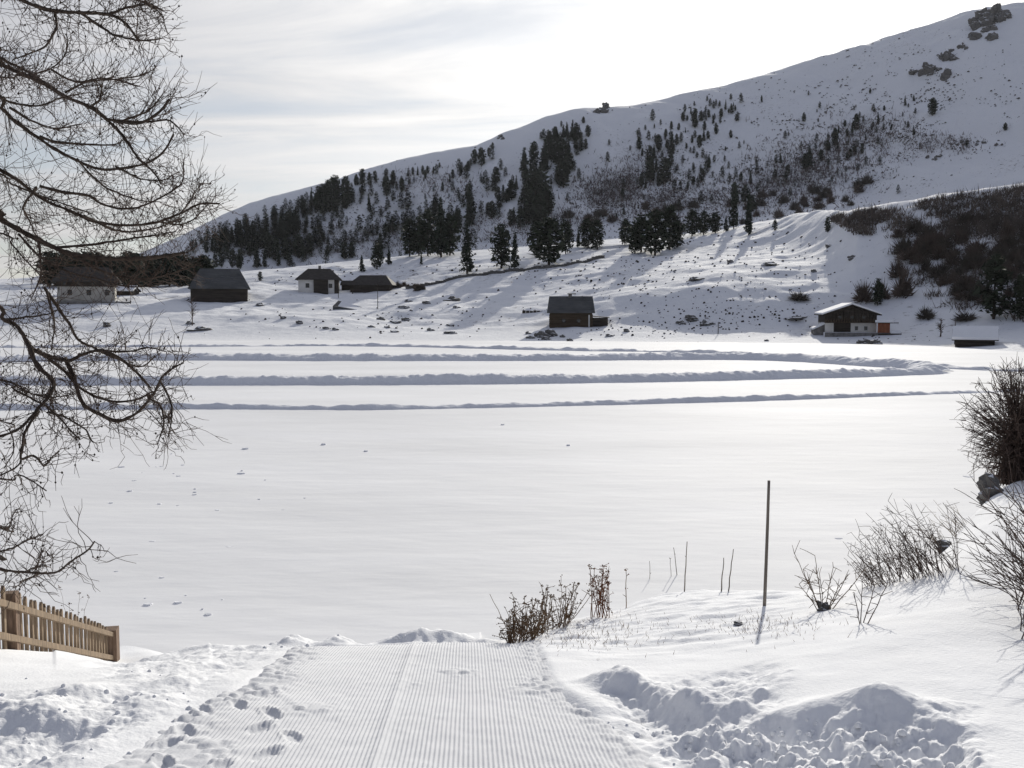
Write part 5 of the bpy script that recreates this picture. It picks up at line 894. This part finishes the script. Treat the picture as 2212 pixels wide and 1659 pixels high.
# limbs traced in the photograph: (start radius in photo pixels, distance at tip minus trunk distance, points)
LB = [(9, -.6, [(-40, -25), (60, 2), (110, 20), (180, 25), (235, 32), (270, 50), (297, 84)]), (4, -.5, [(170, 24), (215, 60), (250, 82), (300, 90), (345, 84)]), (3.5, -.8, [(235, 30), (300, 12), (350, 32)]), (3.5, -.7, [(118, 24), (122, 60), (100, 95), (70, 112), (30, 128)]), (6, .3, [(-40, -40), (80, -20), (200, -8), (300, 0), (352, 22)]),
      (6, -.9, [(-40, 95), (0, 120), (60, 150), (130, 200)]), (9, -.4, [(-40, 118), (0, 132), (70, 163), (130, 200), (190, 228), (225, 252), (262, 262), (305, 264), (345, 240), (365, 215)]), (5, -.3, [(200, 232), (235, 262), (262, 290), (290, 335), (330, 372), (348, 398)]), (4, -.2, [(-30, 165), (30, 166), (75, 164), (112, 150), (136, 128), (146, 100), (144, 76)]), (3.5, -.3, [(196, 230), (218, 214), (222, 180)]), (3.5, -.2, [(255, 262), (330, 262), (362, 260), (385, 276), (396, 290)]), (3, 0, [(140, 200), (200, 172), (240, 170), (300, 186)]), (3, -.4, [(262, 262), (320, 235), (350, 205)]), (3, .2, [(110, 150), (160, 175), (220, 175), (300, 165), (335, 148)]),
      (8, .5, [(-40, 190), (0, 228), (60, 276), (110, 312), (160, 340), (210, 360), (262, 361), (320, 350), (355, 326), (375, 290)]), (4, .4, [(85, 295), (130, 310), (200, 318), (245, 316), (270, 300)]), (3.5, .6, [(0, 212), (40, 226), (90, 228), (150, 205), (190, 200)]), (3.5, .2, [(20, 232), (70, 262), (120, 276), (175, 268)]), (3, .3, [(165, 342), (200, 380), (240, 410), (300, 432), (345, 436)]), (3, .8, [(250, 360), (300, 385), (345, 390), (385, 372)]),
      (8, 1.0, [(-40, 330), (0, 358), (60, 395), (110, 432), (170, 458), (210, 476), (272, 486), (340, 478), (392, 460), (432, 440), (474, 440)]), (4.5, .8, [(85, 402), (140, 415), (190, 420), (230, 440), (290, 447), (350, 424), (392, 394), (396, 350)]), (4, .9, [(78, 405), (56, 440), (68, 476), (78, 510)]), (4, 1.1, [(180, 466), (240, 494), (290, 498), (340, 490), (400, 468)]), (4, .7, [(-40, 372), (20, 400), (80, 424), (130, 440), (200, 462)]), (3, 1.0, [(392, 460), (420, 420), (440, 395)]), (3, 1.2, [(340, 478), (385, 486), (425, 470), (450, 440)]),
      (13, .2, [(-40, 448), (0, 474), (50, 500), (100, 526), (150, 548), (230, 560), (320, 558), (400, 546)]), (5, .0, [(-30, 500), (20, 528), (50, 560), (80, 590), (100, 610)]), (5, .2, [(82, 520), (90, 560), (88, 600), (70, 640)]), (4, .4, [(120, 535), (180, 530), (240, 520), (320, 510), (380, 500)]), (4, .3, [(160, 550), (220, 585), (290, 600), (360, 596), (420, 575)]), (4, -.2, [(40, 505), (90, 560), (150, 590), (210, 606), (280, 622), (340, 616)]),
      (12, -.5, [(-50, 640), (0, 680), (35, 702), (62, 745), (100, 766), (142, 776), (172, 764), (215, 756), (255, 772), (292, 802), (325, 838)]), (9, -.8, [(62, 742), (78, 792), (112, 836), (106, 862), (80, 892), (40, 930), (-10, 946)]), (8, -.6, [(140, 774), (160, 816), (176, 866), (192, 882), (246, 908), (292, 890), (330, 846), (346, 815), (370, 796), (396, 784)]), (6, -.4, [(80, 755), (130, 796), (172, 838), (205, 860), (250, 870), (294, 864), (330, 845)]), (6, .3, [(95, 620), (128, 668), (150, 700), (168, 730), (215, 758), (250, 772), (300, 790), (335, 770)]), (5, .2, [(100, 628), (116, 700), (112, 748)]), (4, .0, [(8, 690), (40, 690), (100, 680), (126, 668)]), (6, -.9, [(-20, 822), (20, 842), (60, 862), (95, 880), (130, 908), (152, 932), (172, 948)]), (4, -.7, [(-20, 812), (50, 842), (100, 858), (160, 852)]), (5, -1.0, [(84, 888), (58, 932), (50, 980), (42, 1010), (-10, 1032)]), (4, -1.1, [(48, 992), (70, 985), (95, 1005), (112, 990), (128, 975)]), (4, -.9, [(105, 890), (150, 905), (185, 930), (200, 955)]), (4, -.6, [(345, 822), (365, 860), (372, 900), (365, 940)]), (4, -.6, [(320, 858), (345, 880), (352, 925), (340, 960)]), (4, -.5, [(215, 756), (270, 760), (320, 752), (360, 760)]), (4, -.9, [(-20, 900), (20, 925), (30, 970), (10, 1010)]), (4, -1.2, [(-20, 1030), (40, 1028), (70, 1040), (100, 1060)]),
      (5, -1.4, [(-30, 1195), (0, 1190), (35, 1180), (62, 1166), (92, 1154)]), (6, -1.5, [(-30, 1224), (0, 1228), (40, 1235), (85, 1238), (122, 1233), (152, 1210), (186, 1188), (204, 1170)]), (3.5, -1.4, [(-20, 1130), (10, 1140), (20, 1120), (35, 1100)]), (3, -1.5, [(55, 1236), (80, 1215), (90, 1185)]), (3, -1.4, [(100, 1236), (60, 1250), (30, 1268)])]
trng = np.random.default_rng(12)
NT = [0]
for (r0, dd, pts) in LB:
    y0 = TREE[1]; n = len(pts); yb = y0 + dd * 0.55; P = [at(u, v, yb + dd * 0.9 * i / (n - 1)) for i, (u, v) in enumerate(pts)]
    if pts[0][0] < -5: P = [TREE + np.array((0.1, 0, max(0.5, P[0][2] + 0.5 * (P[0][0] - TREE[0]) * 0.3 - TREE[2])))] + P
    k = int(max(14, np.linalg.norm(np.diff(P, axis=0), axis=1).sum() / 0.045)); Q = spline(P, k); Q += np.cumsum(trng.normal(0, 0.0035, Q.shape), 0) * np.sin(np.linspace(0, math.pi, k))[:, None]
    rr = r0 * (0.58 if 600 < pts[-1][1] else 0.76) * y0 / F * np.linspace(1.0, 0.28, k) ** 0.9 + 0.0015; rr = rr * (1 + 0.10 * trng.normal(0, 1, k)); b = MB(); b.tube(Q - TREE, rr, 7 if r0 > 5 else 5); bo = b.build('branch', M['bark'], lar, True)
    tw = MB(); cn = MB(); Tg = np.gradient(Q, axis=0); Tg /= np.linalg.norm(Tg, axis=1)[:, None]
    for i in range(2, k):
        if Q[i][0] < -5.3: continue
        low = pts[0][1] > 880
        for rep in range(1 if low else trng.integers(2, 4)):
            if trng.random() < (0.36 if low else 0.15): continue
            f = i / k; d = Tg[i] * trng.uniform(0.2, 1.0) + trng.normal(0, 0.62, 3) + (0, 0, trng.choice((-0.55, 0.45))); d /= np.linalg.norm(d); l = trng.uniform(0.12, 0.55) * (1.0 - 0.35 * f) * (1.25 if r0 > 6 else 0.95); nseg = 6
            tt = np.linspace(0, 1, nseg)[:, None]; up = trng.uniform(-0.25, 0.5); pp = Q[i] + d * l * tt + np.array((0, 0, up * l)) * tt ** 2 + np.vstack((np.zeros(3), np.cumsum(trng.normal(0, 0.012, (nseg - 1, 3)), 0)))
            tw.tube(pp - TREE, np.linspace(0.0032, 0.0016, nseg), 3, cap=False); NT[0] += 1
            for q in range(trng.integers(1, 4)):
                j = trng.integers(1, nseg); dv = d + trng.normal(0, 0.8, 3); dv /= np.linalg.norm(dv); ll = l * trng.uniform(0.2, 0.5); p1 = pp[j] + dv * ll * 0.5 + trng.normal(0, 0.01, 3); p2 = pp[j] + dv * ll + (0, 0, 0.15 * ll); tw.tube(np.array((pp[j], p1, p2)) - TREE, (0.0022, 0.0019, 0.0012), 3, cap=False)
            for q in range(3):
                if trng.random() < 0.20:
                    c0 = pp[trng.integers(1, nseg)] - TREE; s = trng.uniform(0.005, 0.010); cn.add([c0 + (s, 0, 0), c0 + (-s, 0, 0), c0 + (0, s, 0), c0 + (0, -s, 0), c0 + (0, 0, s * 1.4), c0 + (0, 0, -s * 1.2)], tris=[(0, 2, 4), (2, 1, 4), (1, 3, 4), (3, 0, 4), (2, 0, 5), (1, 2, 5), (3, 1, 5), (0, 3, 5)])
    if tw.v: tag(tw.build('twig', M['twig'], bo), kind='stuff')
    if cn.v: tag(cn.build('cone', M['cone'], bo), kind='stuff')
print('pines', count[0], 'twigs', NT[0])

# ------------------------------------------------------------------ thin winter haze over the valley
m = MB(); m.box(-2600, 2600, -2600, 2600, -31, 420); hz_o = m.build('haze', None); hm = bpy.data.materials.new('haze'); hm.use_nodes = True; t = hm.node_tree; t.nodes.clear()
v = N('ShaderNodeVolumePrincipled', t); v.inputs['Color'].default_value = (0.86, 0.90, 1.0, 1); v.inputs['Density'].default_value = 0.00003; v.inputs['Anisotropy'].default_value = 0.3; oo = N('ShaderNodeOutputMaterial', t); L(v.outputs[0], oo.inputs['Volume'], t)
hz_o.data.materials.append(hm); tag(hz_o, 'thin winter haze over the valley', kind='stuff')
